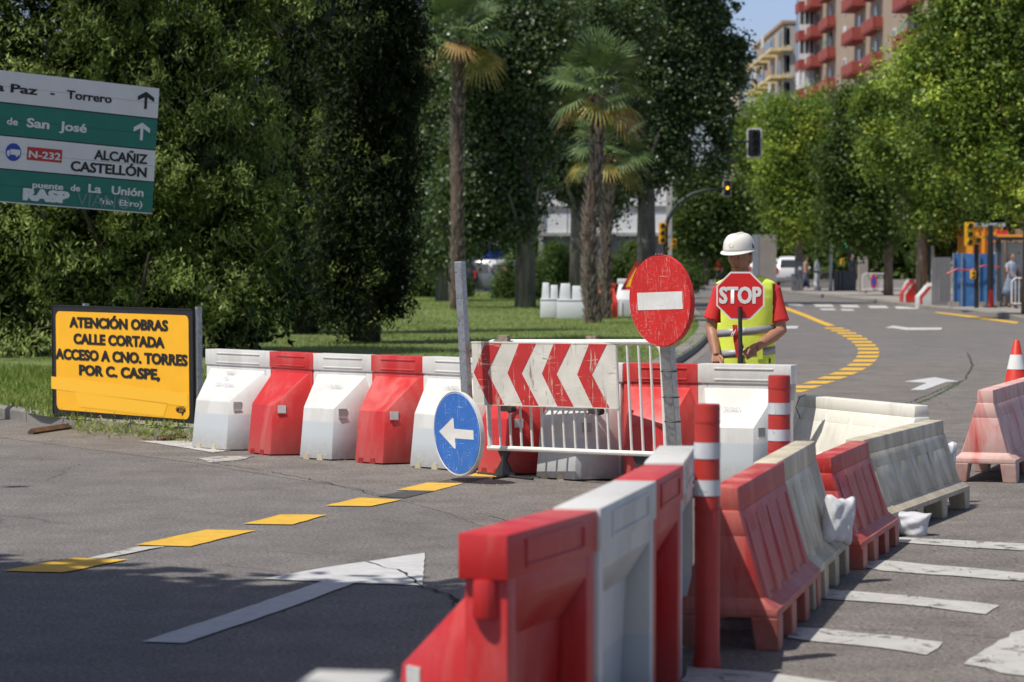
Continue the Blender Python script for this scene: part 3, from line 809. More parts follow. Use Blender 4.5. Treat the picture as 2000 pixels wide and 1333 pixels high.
# spray tags
dt('RASP', 50, 138, .965, .088, 'spray_white', .075, -.0045, 'spray_tag'); dt('VIANO', 155, 265, .978, .105, 'spray_grey', .0, -.0040, 'spray_tag')
mb = MB(); mb.prism([(U(58), vz(.955)), (U(132), vz(.94)), (U(125), vz(.91)), (U(62), vz(.93))], -.0042, 0); mb.build('spray_tag', M['spray_white'], t)
for q in ([(20, .82), (46, .82), (46, .86), (20, .86)], [(6, .88), (22, .88), (22, .955), (6, .955)]):
    dpoly(q, 'dir_patch' if 'dir_patch' in M else 'dir_green', -.002) if False else None
# ---- crowd barrier
fl = W(958, 875, D(268)); fr = W(1302, 888.5, D(285)); ftl = W(944, 668, D(268))
m4, fw, fh = rigid(fl, fr, ftl)
t = thing('crowd_barrier', 'white tubular crowd barrier on black feet carrying the chevron board', 'barrier', mat4=m4)
mb = MB(); rc = .09; path = []
for cx, cz, a0 in ((fw-rc, rc*.2, -90), (fw-rc, fh-rc, 0), (rc, fh-rc, 90)):
    pass
path = [(0, 0, 0), (fw, 0, 0)]
mb.tube([(-.02, 0, 0), (fw+.01, 0, 0)], .019, 10)
up = [(fw, 0, 0), (fw, 0, fh-rc)]+[(fw-rc+rc*math.cos(R(a)), 0, fh-rc+rc*math.sin(R(a))) for a in range(15, 91, 15)]+[(rc-rc*math.sin(R(a)), 0, fh-rc+rc*math.cos(R(a))) for a in range(0, 91, 15)]+[(0, 0, 0)]
mb.tube(up, .019, 10); mb.build('frame', M['white_paint_metal'], t, smooth=True)
nb = 16; bm_ = MB(); bm_.tube([(0, 0, .01), (0, 0, fh-.01)], .0095, 8); bar = bm_.mesh('bar', M['white_paint_metal'], smooth=True)
for k in range(nb-1):
    o = link('bar', bar, t); o.location = ((k+1)*fw/nb, 0, 0)
inv = m4.inverted()
for xw, sx in ((985, 269), (1252, 282)):
    c0 = W(xw, 503+(HC-.225)*sx, D(sx)); g0 = Vector((c0.x, c0.y, 0)); ax = (m4.to_3x3() @ Vector((1, 0, 0))).normalized(); ay = Vector((-ax.y, ax.x, 0)).normalized(); axh = Vector((ax.x, ax.y, 0)).normalized()
    mb = MB()
    P = lambda p: inv @ p
    mb.hull([P(c0+axh*.075+ay*.008), P(c0-axh*.075+ay*.008), P(g0+Vector((0, 0, .12))+axh*.018+ay*.008), P(g0+Vector((0, 0, .12))-axh*.018+ay*.008),
             P(c0+axh*.075-ay*.008), P(c0-axh*.075-ay*.008), P(g0+Vector((0, 0, .12))+axh*.018-ay*.008), P(g0+Vector((0, 0, .12))-axh*.018-ay*.008)])
    mb.hull([P(g0+Vector((0, 0, .13))+axh*.018+ay*.008), P(g0+Vector((0, 0, .13))-axh*.018+ay*.008), P(g0+axh*.10+ay*.02), P(g0-axh*.10+ay*.02),
             P(g0+Vector((0, 0, .13))+axh*.018-ay*.008), P(g0+Vector((0, 0, .13))-axh*.018-ay*.008), P(g0+axh*.10-ay*.02), P(g0-axh*.10-ay*.02)])
    mb.build('foot', M['black_iron'], t)
    mb = MB(); mb.tube([P(g0+axh*.34-ay*.06+Vector((0, 0, .012))), P(g0-axh*.32+ay*.05+Vector((0, 0, .012)))], .010, 6)
    mb.tube([P(g0+axh*.1-ay*.22+Vector((0, 0, .012))), P(g0-axh*.05+ay*.22+Vector((0, 0, .012)))], .010, 6); mb.build('floor_bar', M['black_iron'], t)

# ---- chevron board
off = Vector((0, -.10, 0))
m4, cw, ch = rigid(W(925, 791, 19.31), W(1206, 799, 18.52), W(917, 668, 19.31))
t = thing('chevron_board', 'scratched red and white chevron board pointing left, hung on the crowd barrier', 'sign', mat4=m4)
mb = MB(); mb.prism(rrect(0, 0, cw, ch, .02, 3), 0, .03); mb.build('panel', M['panel_white'], t, bevel=.003)
for i in range(4):
    o = .242*i
    pts = [(.098+o, .985), (.217+o, .985), (.110+o, .515), (.222+o, .012), (.110+o, .012), (.010+o, .515)]
    pts = [(min(max(u, .006), .985)*cw, v*ch) for u, v in pts]
    mb = MB(); mb.prism(pts, -.0022, 0); mb.build('chevron', M['panel_red'], t)
for u in (.205, .815):
    mb = MB(); mb.box((u*cw, .052, ch*.5), (.085, .040, ch*1.20)); mb.build('mounting_stud', M['wood'], t, bevel=.003)
    mb = MB(); mb.tube([(u*cw+.02, .055, -.03), (u*cw+.02, .11, -.03)], .028, 8); mb.build('clamp', M['black_iron'], t)
for z in (.004, ch-.004):
    mb = MB(); mb.box((cw/2, .015, z), (cw+.008, .034, .010)); mb.build('edge_strip', M['panel_white'], t)

# ---- round signs on square posts
def disc_sign(cx, cy, s, ratio, r, face, back, label, lean, post_top, post_bot, post_w, kind):
    c = W(cx, cy, D(s)); yaw = -math.acos(ratio)
    m = Matrix.Translation(c) @ Matrix.Rotation(-lean, 4, 'Y') @ Matrix.Rotation(yaw, 4, 'Z')
    t = thing('road_sign', label, 'sign', mat4=m)
    mb = MB()
    N = 48; P = lambda rr, y: [(rr*math.cos(2*math.pi*k/N), y, rr*math.sin(2*math.pi*k/N)) for k in range(N)]
    mb.loft([P(r*.985, .0), P(r, -.004), P(r, .030), P(r*.93, .030), P(r*.93, .004)]); mb.build('rim', M[back], t, smooth=True)
    mb = MB(); mb.loft([P(r*(.96 if kind == 'blue' else .985), -.0052), P(r*(.96 if kind == 'blue' else .985), .0)]); mb.build('face', M[face], t)
    return t, m, c
t, m, c = disc_sign(893, 847, 276, .575, .298, 'sign_blue', 'white_edge', 'scratched blue disc with a white arrow pointing left, hung low on a steel post', R(3.0), 0, 0, 0, 'blue')
r_ = .298
ap = [(-.74, .03), (-.13, .37), (-.10, .33), (-.09, .11), (.72, .09), (.72, -.13), (-.08, -.12), (-.07, -.35), (-.11, -.37)]
mb = MB(); mb.prism([(u*r_, v*r_) for u, v in ap], -.0068, -.0053); mb.build('arrow', M['sign_white'], t)
def sq_post(t, m, top, bot, w_, yaw, holes=True, name='post'):
    """square tube from world point bot to world point top with punched holes"""
    ax = (top-bot); L = ax.length; ax.normalize(); rx = Vector((math.cos(yaw), math.sin(yaw), 0)); rx = (rx-ax*rx.dot(ax)).normalized(); ry = ax.cross(rx)
    pm = Matrix((rx, ry, ax)).transposed().to_4x4(); pm.translation = bot
    o = MB(); o.box((0, 0, L/2), (w_, w_, L)); po = o.build(name, M['steel'], t, bevel=.006)
    po.matrix_local = m.inverted() @ pm
    if holes:
        z = .12; k = 0
        while z < L-.05:
            for dz in (0, .025):
                for side in ((0, -w_/2-.0008, 0), (w_/2+.0008, 0, 0)):
                    pass
            hm = MB(); 
            for dx in (-.018, .018):
                hm.prism([(dx+.004*math.cos(a), z+.004*math.sin(a)) for a in [2*math.pi*q/8 for q in range(8)]], -w_/2-.001, -w_/2+.001)
            h = hm.build('hole', M['black_paint'], t); h.matrix_local = m.inverted() @ pm
            z += .19
    return po
sq_post(t, m, W(898, 511, D(277)+.34), W(920, 925, D(277)+.34), .062, R(-32), True)
t, m, c = disc_sign(1289.5, 588, 298, .625, .302, 'sign_red', 'sign_red', 'scratched red no entry disc with a white bar on a leaning steel post', R(3.2), 0, 0, 0, 'red')
r_ = .302
mb = MB(); mb.prism([(-.72*r_, -.19*r_), (.74*r_, -.19*r_), (.74*r_, .19*r_), (-.72*r_, .19*r_)], -.0072, -.0055); mb.build('white_bar', M['sign_white'], t)
nbm = MB()
for k in range(3): nbm.ball((-.03+.03*k, .01, r_+.004), .006, 1)
nbm.build('rivet', M['steel'], t)
gb = G(1336, 967-7, 0)
top = W(1302, 655, D(298)+.045); bot = Vector((top.x+(W(1321, 865, D(298)).x-W(1302, 655, D(298)).x)*1.42, D(294)+.045, 0))
sq_post(t, m, top, bot, .078, R(-32), False)
rb = (top-bot)
for k, f in enumerate((.30, .47, .62, .78)):
    p = bot+rb*f; mb = MB(); inv = m.inverted()
    mb.tube([inv @ (p+Vector((.056*math.cos(a), .056*math.sin(a), 0))) for a in [2*math.pi*q/12+.4 for q in range(13)]], .0035, 5); mb.build('tie_wire', M['black_iron'], t)
mb = MB(); mb.box(m.inverted() @ (top+rb*0-Vector((0, 0, .02))), (.10, .05, .05)); mb.build('bracket', M['black_iron'], t)
mb = MB(); mb.box(m.inverted() @ (bot+Vector((0, 0, .03))), (.26, .2, .06)); mb.build('base_block', M['black_iron'], t)

# ================================================================ SACKS AND CONES
def sack(label, loc, size, rz=0, tilt=0, seed=1, tuft=False):
    r = random.Random(seed); mb = MB()
    a, b, c = size; N = 26; gr = {}
    for sd_ in (1, -1):
        for i in range(N+1):
            for k in range(N+1):
                u, v = -1+2*i/N, -1+2*k/N; edge = abs(u) == 1 or abs(v) == 1
                if edge and sd_ == -1: gr[sd_, i, k] = gr[1, i, k]; continue
                th = max(0, (1-u**4)*(1-v**4))**.42
                wr = .05*math.sin(4*u+2*v+seed)+.03*math.sin(7*v-4*u+2*seed)+.012*math.sin(17*u+13*v+seed)
                pull = 1-.10*(1-abs(u))*(abs(v)) - .04*math.sin(9*u+seed)*abs(v)
                gr[sd_, i, k] = mb.bm.verts.new((u*a*(1-.08*(1-v*v)*abs(u)), sd_*b*th*(1+wr)+.005*math.sin(8*u+seed)*math.sin(6*v), v*c*pull-.25*c*math.exp(-((u*.9)**2))*(v > 0)*v*.5))
        for i in range(N):
            for k in range(N):
                q = [gr[sd_, i, k], gr[sd_, i+1, k], gr[sd_, i+1, k+1], gr[sd_, i, k+1]]
                if len(set(q)) == 4:
                    try: mb.bm.faces.new(q)
                    except ValueError: pass
    t = mb.build('sack', M['sack'], None, smooth='all')
    t.location = loc; t.rotation_euler = (0, tilt, rz)
    return tag(t, label, 'sandbag', 'white sacks weighing down the barriers')
sack('white sack bulging on the ground at the far foot of the red low barrier', G(1762, 1048)+Vector((0, .06, .075)), (.17, .085, .085), R(-12), R(8), 1)
# upright sack leaning on the cream barrier's end
s1 = sack('grey-white sack draped upright against the end of the dirty cream barrier', W(1637, 1014, D(400)), (.085, .05, .125), R(28), R(8), 4)
s2 = sack('white sack corner sticking up at the outer end of the cream barrier', W(1846, 905, D(301)), (.075, .045, .16), R(30), R(6), 6)

M['cone_red'] = mat('cone red', (.62, .035, .015), .45, 0, .08); M['cone_white'] = mat('cone white', (.74, .74, .72), .45, 0, .05)
def cone(label, loc, h=.75):
    t = thing('traffic_cone', label, 'cone', loc, group='traffic cones'); r0 = .19*h/.75; r1 = .03
    f = lambda z: r0+(r1-r0)*z/h
    mb = MB(); mb.box((0, 0, .015), (.42*h/.75, .42*h/.75, .03)); mb.build('base', M['cone_red'], t, bevel=.006)
    mb = MB(); mb.tube([(0, 0, .03), (0, 0, h-.01), (0, 0, h)], [f(.03), f(h), f(h)*.7], 24); mb.build('body', M['cone_red'], t, smooth=True)
    for z0, z1 in ((.27*h, .42*h), (.60*h, .80*h)):
        mb = MB(); mb.tube([(0, 0, z0), (0, 0, z1)], [f(z0)+.003, f(z1)+.003], 24, cap=False); mb.build('white_sleeve', M['cone_white'], t, smooth='all')
    return t
cone('red and white cone behind the pink low barrier at the right edge', ((1986-1000)/190, D(190), 0))
cone('white and red cone in front of the blue hoarding', (G(1871, 598).x, G(1871, 598).y, .105), .8)

# ================================================================ PEOPLE
M['skin'] = mat('tanned skin', (.36, .175, .11), .5, 0, .12, 25)
M['skin_light'] = mat('lighter skin', (.42, .24, .17), .5, 0, .1, 25)
M['glove'] = mat('sun-dark hand', (.16, .085, .06), .6, 0, .1)
M['hair'] = mat('dark hair', (.015, .012, .01), .6, 0, .3)
M['lips'] = mat('lips', (.20, .07, .05), .45, 0, .1)
M['eye_white'] = mat('eye', (.5, .48, .45), .3, 0, .02)
M['shirt_red'] = mat('red cotton', (.60, .03, .028), .85, 0, .1, 12, bumps=.25, bscale=30)
M['vest'] = mat('fluorescent yellow fabric', (.74, .88, .10), .75, 0, .05, 10, bumps=.3, bscale=25)
M['vest_band'] = mat('grey reflective tape', (.30, .31, .33), .4, 0, .06, 20)
M['green_strap'] = mat('green lining', (.10, .28, .06), .8, 0, .1)
M['helmet'] = mat('off-white helmet shell', (.76, .75, .68), .35, 0, .04, 14, dirt=(.45, .4, .33), dirt_amt=-.15, dscale=20)
M['dark_trousers'] = mat('dark trousers', (.04, .045, .06), .9, 0, .2)
M['boots'] = mat('boots', (.05, .04, .03), .8, 0, .2)
def ell(cx, cy, z, a, b, n=28, tz=0, p=2.3):
    out = []
    for k in range(n):
        t = 2*math.pi*k/n; c, s = math.cos(t), math.sin(t)
        x = math.copysign(abs(c)**(2/p), c)*a; y = math.copysign(abs(s)**(2/p), s)*b
        out.append((cx+x, cy+y, z+tz*x))
    return out
def head_verts(mb, c, rot, sc=1.0):
    """head with brow, sockets, nose, lips, chin and jaw"""
    bm = mb.bm; n0 = len(bm.verts)
    r = bmesh.ops.create_icosphere(bm, subdivisions=5, radius=1)
    g = lambda x, m, s: math.exp(-((x-m)/s)**2)
    for v in r['verts']:
        x, y, z = v.co; fr = max(0, -y)
        X, Y, Z = x*.074, y*.094, z*.118
        low = max(0, -z-.05)
        X *= 1-.34*low; Y *= 1-.10*low if y < 0 else 1-.45*low
        if y < 0:
            Y -= .024*g(x, 0, .15)*(g(z, -.20, .13)+.5*g(z, .02, .17))*fr       # nose
            Y -= .010*g(x, 0, .26)*g(z, -.20, .07)*fr
            Y -= .007*g(abs(x), .30, .26)*g(z, .24, .08)                          # brow
            Y += .011*g(abs(x), .34, .15)*g(z, .08, .10)                          # sockets
            Y -= .006*g(abs(x), .48, .17)*g(z, -.15, .16)                         # cheekbone
            Y -= .008*g(x, 0, .30)*(g(z, -.44, .05)+g(z, -.55, .05))*fr          # lips
            Y += .004*g(x, 0, .26)*g(z, -.495, .025)
            Y -= .010*g(x, 0, .28)*g(z, -.80, .14)                                # chin
        v.co = c + rot @ (Vector((X, Y, Z))*sc)
    for s in (-1, 1):
        m = Matrix.Translation(c + rot @ (Vector((s*.076, .008, -.012))*sc)) @ rot.to_4x4() @ Matrix.Diagonal((.012*sc, .021*sc, .032*sc, 1))
        bmesh.ops.create_icosphere(bm, subdivisions=2, radius=1, matrix=m)
def fingers(mb, base, dirn, side, palm_n, curl, lens=(.072, .080, .075, .060), r=.0085, thumb=None):
    """four fingers rooted across `side`, curling round towards -palm_n"""
    for k in range(4):
        p = base+side*(k-1.5)*.019; d = dirn.copy(); pts = [p-d*.02, p]; L = lens[k]
        for q, f in enumerate((.45, .32, .23)):
            ang = curl[q]*(1+.06*k); ax = side.normalized()
            d = (Matrix.Rotation(ang, 3, ax) @ d).normalized(); p = p+d*L*f; pts.append(p)
        mb.tube(pts, [r*1.08, r*1.08, r, r*.92, r*.72], 8)
    if thumb: mb.tube(thumb, [r*1.5, r*1.35, r*1.15, r*.85], 8)

# ---- the traffic worker
sW = 267.0; YW = D(sW); FX = lambda px: (px-1460)/sW; FZ = lambda py: HC-(py-503)/sW
worker = thing('person', 'worker in white helmet and yellow vest holding a STOP paddle behind the white barrier', 'person', ((1460-1000)/sW, YW, 0))
hrot = Matrix.Rotation(R(-27), 3, 'Z') @ Matrix.Rotation(R(7), 3, 'X')
hc = Vector((-.060, -.02, 1.600))
mb = MB()
head_verts(mb, hc, hrot, 1.07)
mb.tube([(-.038, .02, 1.36), (-.045, .015, 1.44), (-.055, .0, 1.53)], [(.085, .075), (.072, .068), (.064, .066)], 18)
mb.loft([ell(-.005, .01, z, a, b) for z, a, b in ((.86, .15, .10), (1.0, .145, .10), (1.15, .155, .10), (1.3, .172, .105), (1.38, .165, .09), (1.43, .10, .065))])
# viewer-left arm hangs, hand loosely closed near the barrier top
sh1, el1, wr1 = Vector((-.195, .01, 1.36)), Vector((-.262, .02, 1.085)), Vector((-.238, -.10, .905))
mb.tube([sh1, sh1.lerp(el1, .5), el1, el1.lerp(wr1, .35), wr1, wr1+(wr1-el1)*.12], [.056, .052, .045, .045, .032, .030], 14)
mb.hull([wr1+Vector(v) for v in ((-.028, -.01, .01), (.028, -.01, .01), (-.038, -.055, -.058), (.036, -.055, -.058), (-.028, .02, 0), (.028, .02, 0), (-.036, -.02, -.075), (.034, -.02, -.075))])
hb = wr1+Vector((0, -.045, -.062))
fingers(mb, hb, Vector((0, -.35, -.9)).normalized(), Vector((1, 0, 0)), None, (R(-35), R(-60), R(-45)), thumb=[wr1+Vector((.028, -.03, -.02)), wr1+Vector((.046, -.06, -.045)), wr1+Vector((.04, -.085, -.07)), wr1+Vector((.02, -.095, -.085))])
# viewer-right arm reaches across, hand round the handle
sh2, el2, wr2 = Vector((.188, .01, 1.36)), Vector((.238, -.04, 1.065)), Vector((.055, -.235, .955))
mb.tube([sh2, sh2.lerp(el2, .5), el2, el2.lerp(wr2, .3), wr2.lerp(el2, .25), wr2, wr2+(wr2-el2)*.10], [.056, .053, .048, .047, .036, .031, .030], 14)
pd = (Vector((-.055, -.31, .885))-wr2).normalized()
pc = wr2+pd*.05
sd = pd.cross(Vector((0, -1, .15))).normalized()
mb.hull([wr2+sd*.025, wr2-sd*.025, wr2+Vector((0, -.02, 0))+sd*.02, wr2+Vector((0, .02, 0))+sd*.02, pc+pd*.035+sd*.042+Vector((0, -.012, 0)), pc+pd*.035-sd*.040+Vector((0, -.012, 0)), pc+pd*.035+sd*.042+Vector((0, .012, 0)), pc+pd*.035-sd*.040+Vector((0, .012, 0))])
fb = pc+pd*.035
for k in range(4):
    p = fb+sd*(k-1.5)*-.020; L = (.075, .082, .076, .060)[k]
    d0 = (pd+Vector((-.1, -.35, -.05))).normalized(); d1 = (pd*.7+Vector((-.55, .1, -.25))).normalized(); d2 = (pd*.2+Vector((-.3, .75, -.3))).normalized()
    p1 = p+d0*L*.42; p2 = p1+d1*L*.34; p3 = p2+d2*L*.26
    mb.tube([p-d0*.02, p, p1, p2, p3], [.0095, .0095, .0088, .0080, .0064], 8)
mb.tube([wr2+pd*.03+Vector((0, -.01, .028)), wr2+pd*.07+Vector((0, -.03, .038)), wr2+pd*.10+Vector((0, -.05, .022)), wr2+pd*.12+Vector((0, -.055, .0))], [.013, .012, .010, .0075], 8)
# legs (behind the barrier)
for s in (-1, 1): mb.tube([(s*.085, .02, .88), (s*.095, .0, .48), (s*.10, .03, .08)], [.078, .055, .038], 14)
body = mb.build('body', M['skin'], worker, smooth='all', remesh=.0048)
# trousers and boots
mb = MB(); mb.loft([ell(0, .02, z, a, b) for z, a, b in ((.78, .165, .12), (.9, .165, .12), (1.0, .16, .115))])
for s in (-1, 1): mb.tube([(s*.085, .02, .90), (s*.095, .0, .48), (s*.10, .03, .09)], [.098, .075, .065], 16)
mb.build('trousers', M['dark_trousers'], worker, smooth='all', remesh=.012)
for s in (-1, 1):
    mb = MB(); mb.hull([(s*.10-.05, .09, 0), (s*.10+.05, .09, 0), (s*.10-.05, -.17, 0), (s*.10+.05, -.17, 0), (s*.10-.045, .08, .14), (s*.10+.045, .08, .14), (s*.10-.045, -.02, .14), (s*.10+.045, -.02, .14), (s*.10-.035, -.16, .06), (s*.10+.035, -.16, .06)])
    mb.build('boot', M['boots'], worker, bevel=.015, smooth=True)
# shirt: torso and wide short sleeves
mb = MB(); mb.loft([ell(-.005, .01, z, a, b) for z, a, b in ((.86, .182, .128), (1.0, .172, .122), (1.15, .180, .122), (1.28, .190, .125), (1.36, .188, .108), (1.41, .150, .080), (1.455, .082, .070))])
for sh, el, out in ((sh1, el1, -1), (sh2, el2, 1)):
    a = sh.lerp(el, -.08); mb.tube([a+Vector((-out*.03, 0, .01)), sh, sh.lerp(el, .4), sh.lerp(el, .74)+Vector((out*.006, 0, 0)), sh.lerp(el, .79)+Vector((out*.006, 0, 0))], [.050, .060, .064, .070, .071], 18)
mb.build('shirt', M['shirt_red'], worker, smooth='all', remesh=.007)
# hi-vis vest: thin shell of two fronts and a back joined at the sides and shoulders
prof = [(.66, .212, .150), (.80, .214, .150), (.95, .210, .147), (1.08, .210, .146), (1.2, .214, .147), (1.30, .222, .146), (1.37, .226, .135), (1.415, .212, .112), (1.448, .150, .092), (1.467, .098, .082)]
def pr(z):
    for i in range(len(prof)-1):
        if prof[i][0] <= z <= prof[i+1][0]:
            f = (z-prof[i][0])/(prof[i+1][0]-prof[i][0]); return prof[i][1]+(prof[i+1][1]-prof[i][1])*f, prof[i][2]+(prof[i+1][2]-prof[i][2])*f
    return prof[-1][1:]
def vest_pt(ang, z, off=0, p=2.35):
    a, b = pr(z); a += off; b += off; c, s = math.cos(ang), math.sin(ang)
    rip = 1+.008*math.sin(ang*7+z*9)+.010*math.sin(ang*4-z*17)
    return Vector((-.012+math.copysign(abs(c)**(2/p), c)*a*rip, .008+math.copysign(abs(s)**(2/p), s)*b*rip, z))
mb = MB(); NA, NZ = 120, 80; grid = {}
for i in range(NA):
    for j in range(NZ+1):
        z = .66+(1.463-.66)*j/NZ; grid[i, j] = mb.bm.verts.new(vest_pt(2*math.pi*i/NA, z))
for i in range(NA):
    for j in range(NZ):
        ang = 2*math.pi*(i+.5)/NA; z = .66+(1.463-.66)*(j+.5)/NZ; p = vest_pt(ang, z); front = p.y < 0
        gap = .010+max(0, .97-z)*.10
        if front and abs(p.x+.060) < gap and z < 1.16: continue
        if front and abs(p.x+.045) < (z-1.23)*.46: continue
        if (not front) and abs(p.x+.03) < (z-1.40)*2.2: continue
        aw = .16-(.0 if z > 1.22 else (1.22-z)*1.4)
        if z > 1.12 and z < 1.40 and abs(p.x+.012) > .188 and abs(p.y) < .085: continue
        try: mb.bm.faces.new([grid[i, j], grid[(i+1) % NA, j], grid[(i+1) % NA, j+1], grid[i, j+1]])
        except Exception: pass
bmesh.ops.delete(mb.bm, geom=[v for v in mb.bm.verts if not v.link_faces], context='VERTS')
bmesh.ops.recalc_face_normals(mb.bm, faces=mb.bm.faces)
vm = bpy.data.meshes.new('vest'); mb.bm.to_mesh(vm); mb.bm.free()
vo_ = link('vest', vm, worker, M['vest']); sm = vo_.modifiers.new('s', 'SOLIDIFY'); sm.thickness = .004; sm.offset = 0; vm.shade_smooth()
def band(z0f, z1f, name, m, skipgap=True, a0=0, a1=360):
    mb = MB(); n = 96
    for i in range(n):
        u0, u1 = R(a0+(a1-a0)*i/n), R(a0+(a1-a0)*(i+1)/n)
        q = []
        for u, f in ((u0, z0f), (u1, z0f), (u1, z1f), (u0, z1f)):
            p = vest_pt(u, f(math.cos(u)*.2), .0045); q.append(p)
        if q[0].y < 0 and abs((q[0].x+q[1].x)/2+.060) < .012 and skipgap: continue
        mb.poly(q)
    bmesh.ops.remove_doubles(mb.bm, verts=mb.bm.verts, dist=.0008)
    o = mb.build(name, m, worker, smooth='all'); mm = o.modifiers.new('s', 'SOLIDIFY'); mm.thickness = .003; return o
band(lambda x: 1.038+.10*x, lambda x: 1.092+.10*x, 'reflective_band', M['vest_band'])
band(lambda x: .880+.08*x, lambda x: .935+.08*x, 'reflective_band', M['vest_band'])
# pockets, zip edge, collar piece, lanyard
mb = MB(); mb.poly([vest_pt(R(285), .86, .007), vest_pt(R(297), .86, .007), vest_pt(R(297), 1.0, .007), vest_pt(R(285), 1.01, .007)]); o = mb.build('pocket', M['vest'], worker); o.modifiers.new('s', 'SOLIDIFY').thickness = .004
mb = MB(); mb.tube([vest_pt(R(298), .95, .01), vest_pt(R(298), 1.03, .01)], .004, 6); mb.build('pen', M['vest'], worker)
mb = MB(); mb.tube([vest_pt(R(314), .83, .01), vest_pt(R(314), .865, .01)], .006, 6); mb.build('side_clip', M['rubber'], worker)
mb = MB(); p0, p1, p2 = Vector((-.105, -.162, 1.11)), Vector((-.098, -.168, 1.0)), Vector((-.075, -.170, .87))
mb.loft([[p+Vector((-.018, 0, 0)), p+Vector((.018, 0, 0)), p+Vector((.018, .008, 0)), p+Vector((-.018, .008, 0))] for p in (p0, p1, p2)]); mb.build('lanyard', M['shirt_red'], worker)
mb = MB(); mb.tube([Vector((-.115, -.172, 1.06)), Vector((-.13, -.18, 1.045)), Vector((-.135, -.178, 1.02)), Vector((-.12, -.178, 1.035)), Vector((-.10, -.178, 1.075))], .004, 6); mb.build('cord_knot', M['white_edge'], worker)
mb = MB(); mb.loft([[Vector((-.055, -.02, 1.475)), Vector((.03, -.02, 1.47)), Vector((.03, -.01, 1.47)), Vector((-.05, -.01, 1.475))], [Vector((-.02, -.125, 1.385)), Vector((.045, -.118, 1.41)), Vector((.05, -.10, 1.41)), Vector((-.02, -.11, 1.385))]])
mb.tube([(-.035+.078*math.cos(a)-.0, .012+.072*math.sin(a), 1.452+.018*math.sin(a)) for a in [2*math.pi*k/24 for k in range(25)]], .011, 8); mb.build('collar', M['green_strap'], worker, smooth=True)
# face details
H = lambda x, y, z: hc + hrot @ (Vector((x, y, z))*1.07)
for s in (-1, 1):
    mb = MB(); mb.ball(H(s*.027, -.0795, .012), (.0125, .007, .0055), 2, hrot); mb.build('eye', M['eye_white'], worker, smooth='all')
    mb = MB(); mb.ball(H(s*.026, -.0855, .012), (.0055, .003, .0052), 2, hrot); mb.build('iris', M['hair'], worker, smooth='all')
    mb = MB(); mb.tube([H(s*.012, -.094, .034), H(s*.026, -.0945, .040), H(s*.043, -.086, .034)], [.0035, .0045, .0025], 6); mb.build('eyebrow', M['hair'], worker)
mb = MB(); mb.tube([H(-.026, -.083, -.060), H(-.010, -.0945, -.057), H(0, -.096, -.0585), H(.010, -.0945, -.057), H(.026, -.083, -.060)], [.002, .0035, .0035, .0035, .002], 6); mb.build('mouth', M['lips'], worker)
mb = MB()
hb = MB()
rings = []
for z, a, b in ((-.045, .060, .070), (-.01, .074, .086), (.03, .079, .096), (.07, .070, .088)):
    rings.append([H(a*math.cos(t), .012+b*math.sin(t)*(1 if math.sin(t) > 0 else .62), z) for t in [2*math.pi*k/32 for k in range(32)]])
hb.loft(rings); hb.build('hair', M['hair'], worker, smooth='all')
# helmet: shell, brim, side vent, strap, front mark
helm = tag(bpy.data.objects.new('helmet', None), None); 
def hp(x, y, z): return hc + hrot @ Vector((x, y, z))
mb = MB(); rings = []; N = 40
for k in range(13):
    f = k/12; ph = f*math.pi/2*.995; zz = .055+.118*math.sin(ph)+.012*math.sin(ph*2); rr = math.cos(ph)**.72
    rings.append([hp((.113+.006*math.cos(3*t)*0)*rr*math.cos(t), -.006+.140*rr*math.sin(t), zz+(0.006*math.exp(-((math.cos(t))/.25)**2) if f < .95 else .006)) for t in [2*math.pi*q/N for q in range(N)]])
mb.loft(rings)
hs = mb.mesh('helmet', M['helmet'], smooth='all'); hobj = link('helmet', hs, worker)
mb = MB(); ro = []
for (zo, ex) in ((.058, 0.0), (.052, .010), (.046, .012), (.044, .0), (.050, -.01)):
    ring = []
    for q in range(N):
        t = 2*math.pi*q/N; fwd = max(0, -math.sin(t))**2; e = ex*(1+2.6*fwd) if ex > 0 else ex
        ring.append(hp((.114+e)*math.cos(t), -.006+(.141+e)*math.sin(t), zo-(.010*fwd if ex > 0 else 0)))
    ro.append(ring)
mb.loft(ro, cap=False); mb.build('brim', M['helmet'], hobj, smooth='all')
for s in (-1, 1):
    mb = MB(); mb.hull([hp(s*.104, .012, .072), hp(s*.108, -.028, .070), hp(s*.100, -.012, .112), hp(s*.118, .012, .072), hp(s*.120, -.026, .070), hp(s*.108, -.010, .112)]); mb.build('side_vent', M['rubber'], hobj)
    arc = []
    for k in range(9):
        a = math.pi*.10+k/8*math.pi*.38
        arc.append(hp(s*(.1165*math.cos(a*.75)+.001), -.026+.045*k/8, .075+.095*math.sin(a)*1.0-(.0)))
    mb = MB(); mb.tube(arc, .0018, 5); mb.build('shell_groove', M['vest_band'], hobj)
mb = MB(); mb.ball(hp(0, .0, .176), (.022, .085, .006), 2, hrot); mb.build('crown_ridge', M['helmet'], hobj, smooth='all')
lg = link('front_mark', text_mesh('N', M['marker'], cap=.020, wd=.018, ext=0), hobj)
fp = hp(-.004, -.138, .088); ax = hrot @ Vector((0, -1, .45)).normalized()
qx = hrot @ Vector((1, 0, 0)); qz = (hrot @ Vector((0, .35, 1))).normalized(); qy = qz.cross(qx)
mm = Matrix((qx, qy, qz)).transposed().to_4x4(); mm.translation = fp+ax*.006; lg.matrix_local = mm
mb = MB(); pts = [(-.020, .010), (-.012, .024), (0, .030), (.012, .024), (.020, .010), (.013, -.002), (-.013, -.002), (-.020, .010)]
mb.tube([mm @ Vector((x, -.001, z)) for x, z in pts], .0010, 4); mb.build('front_mark', M['marker'], hobj)
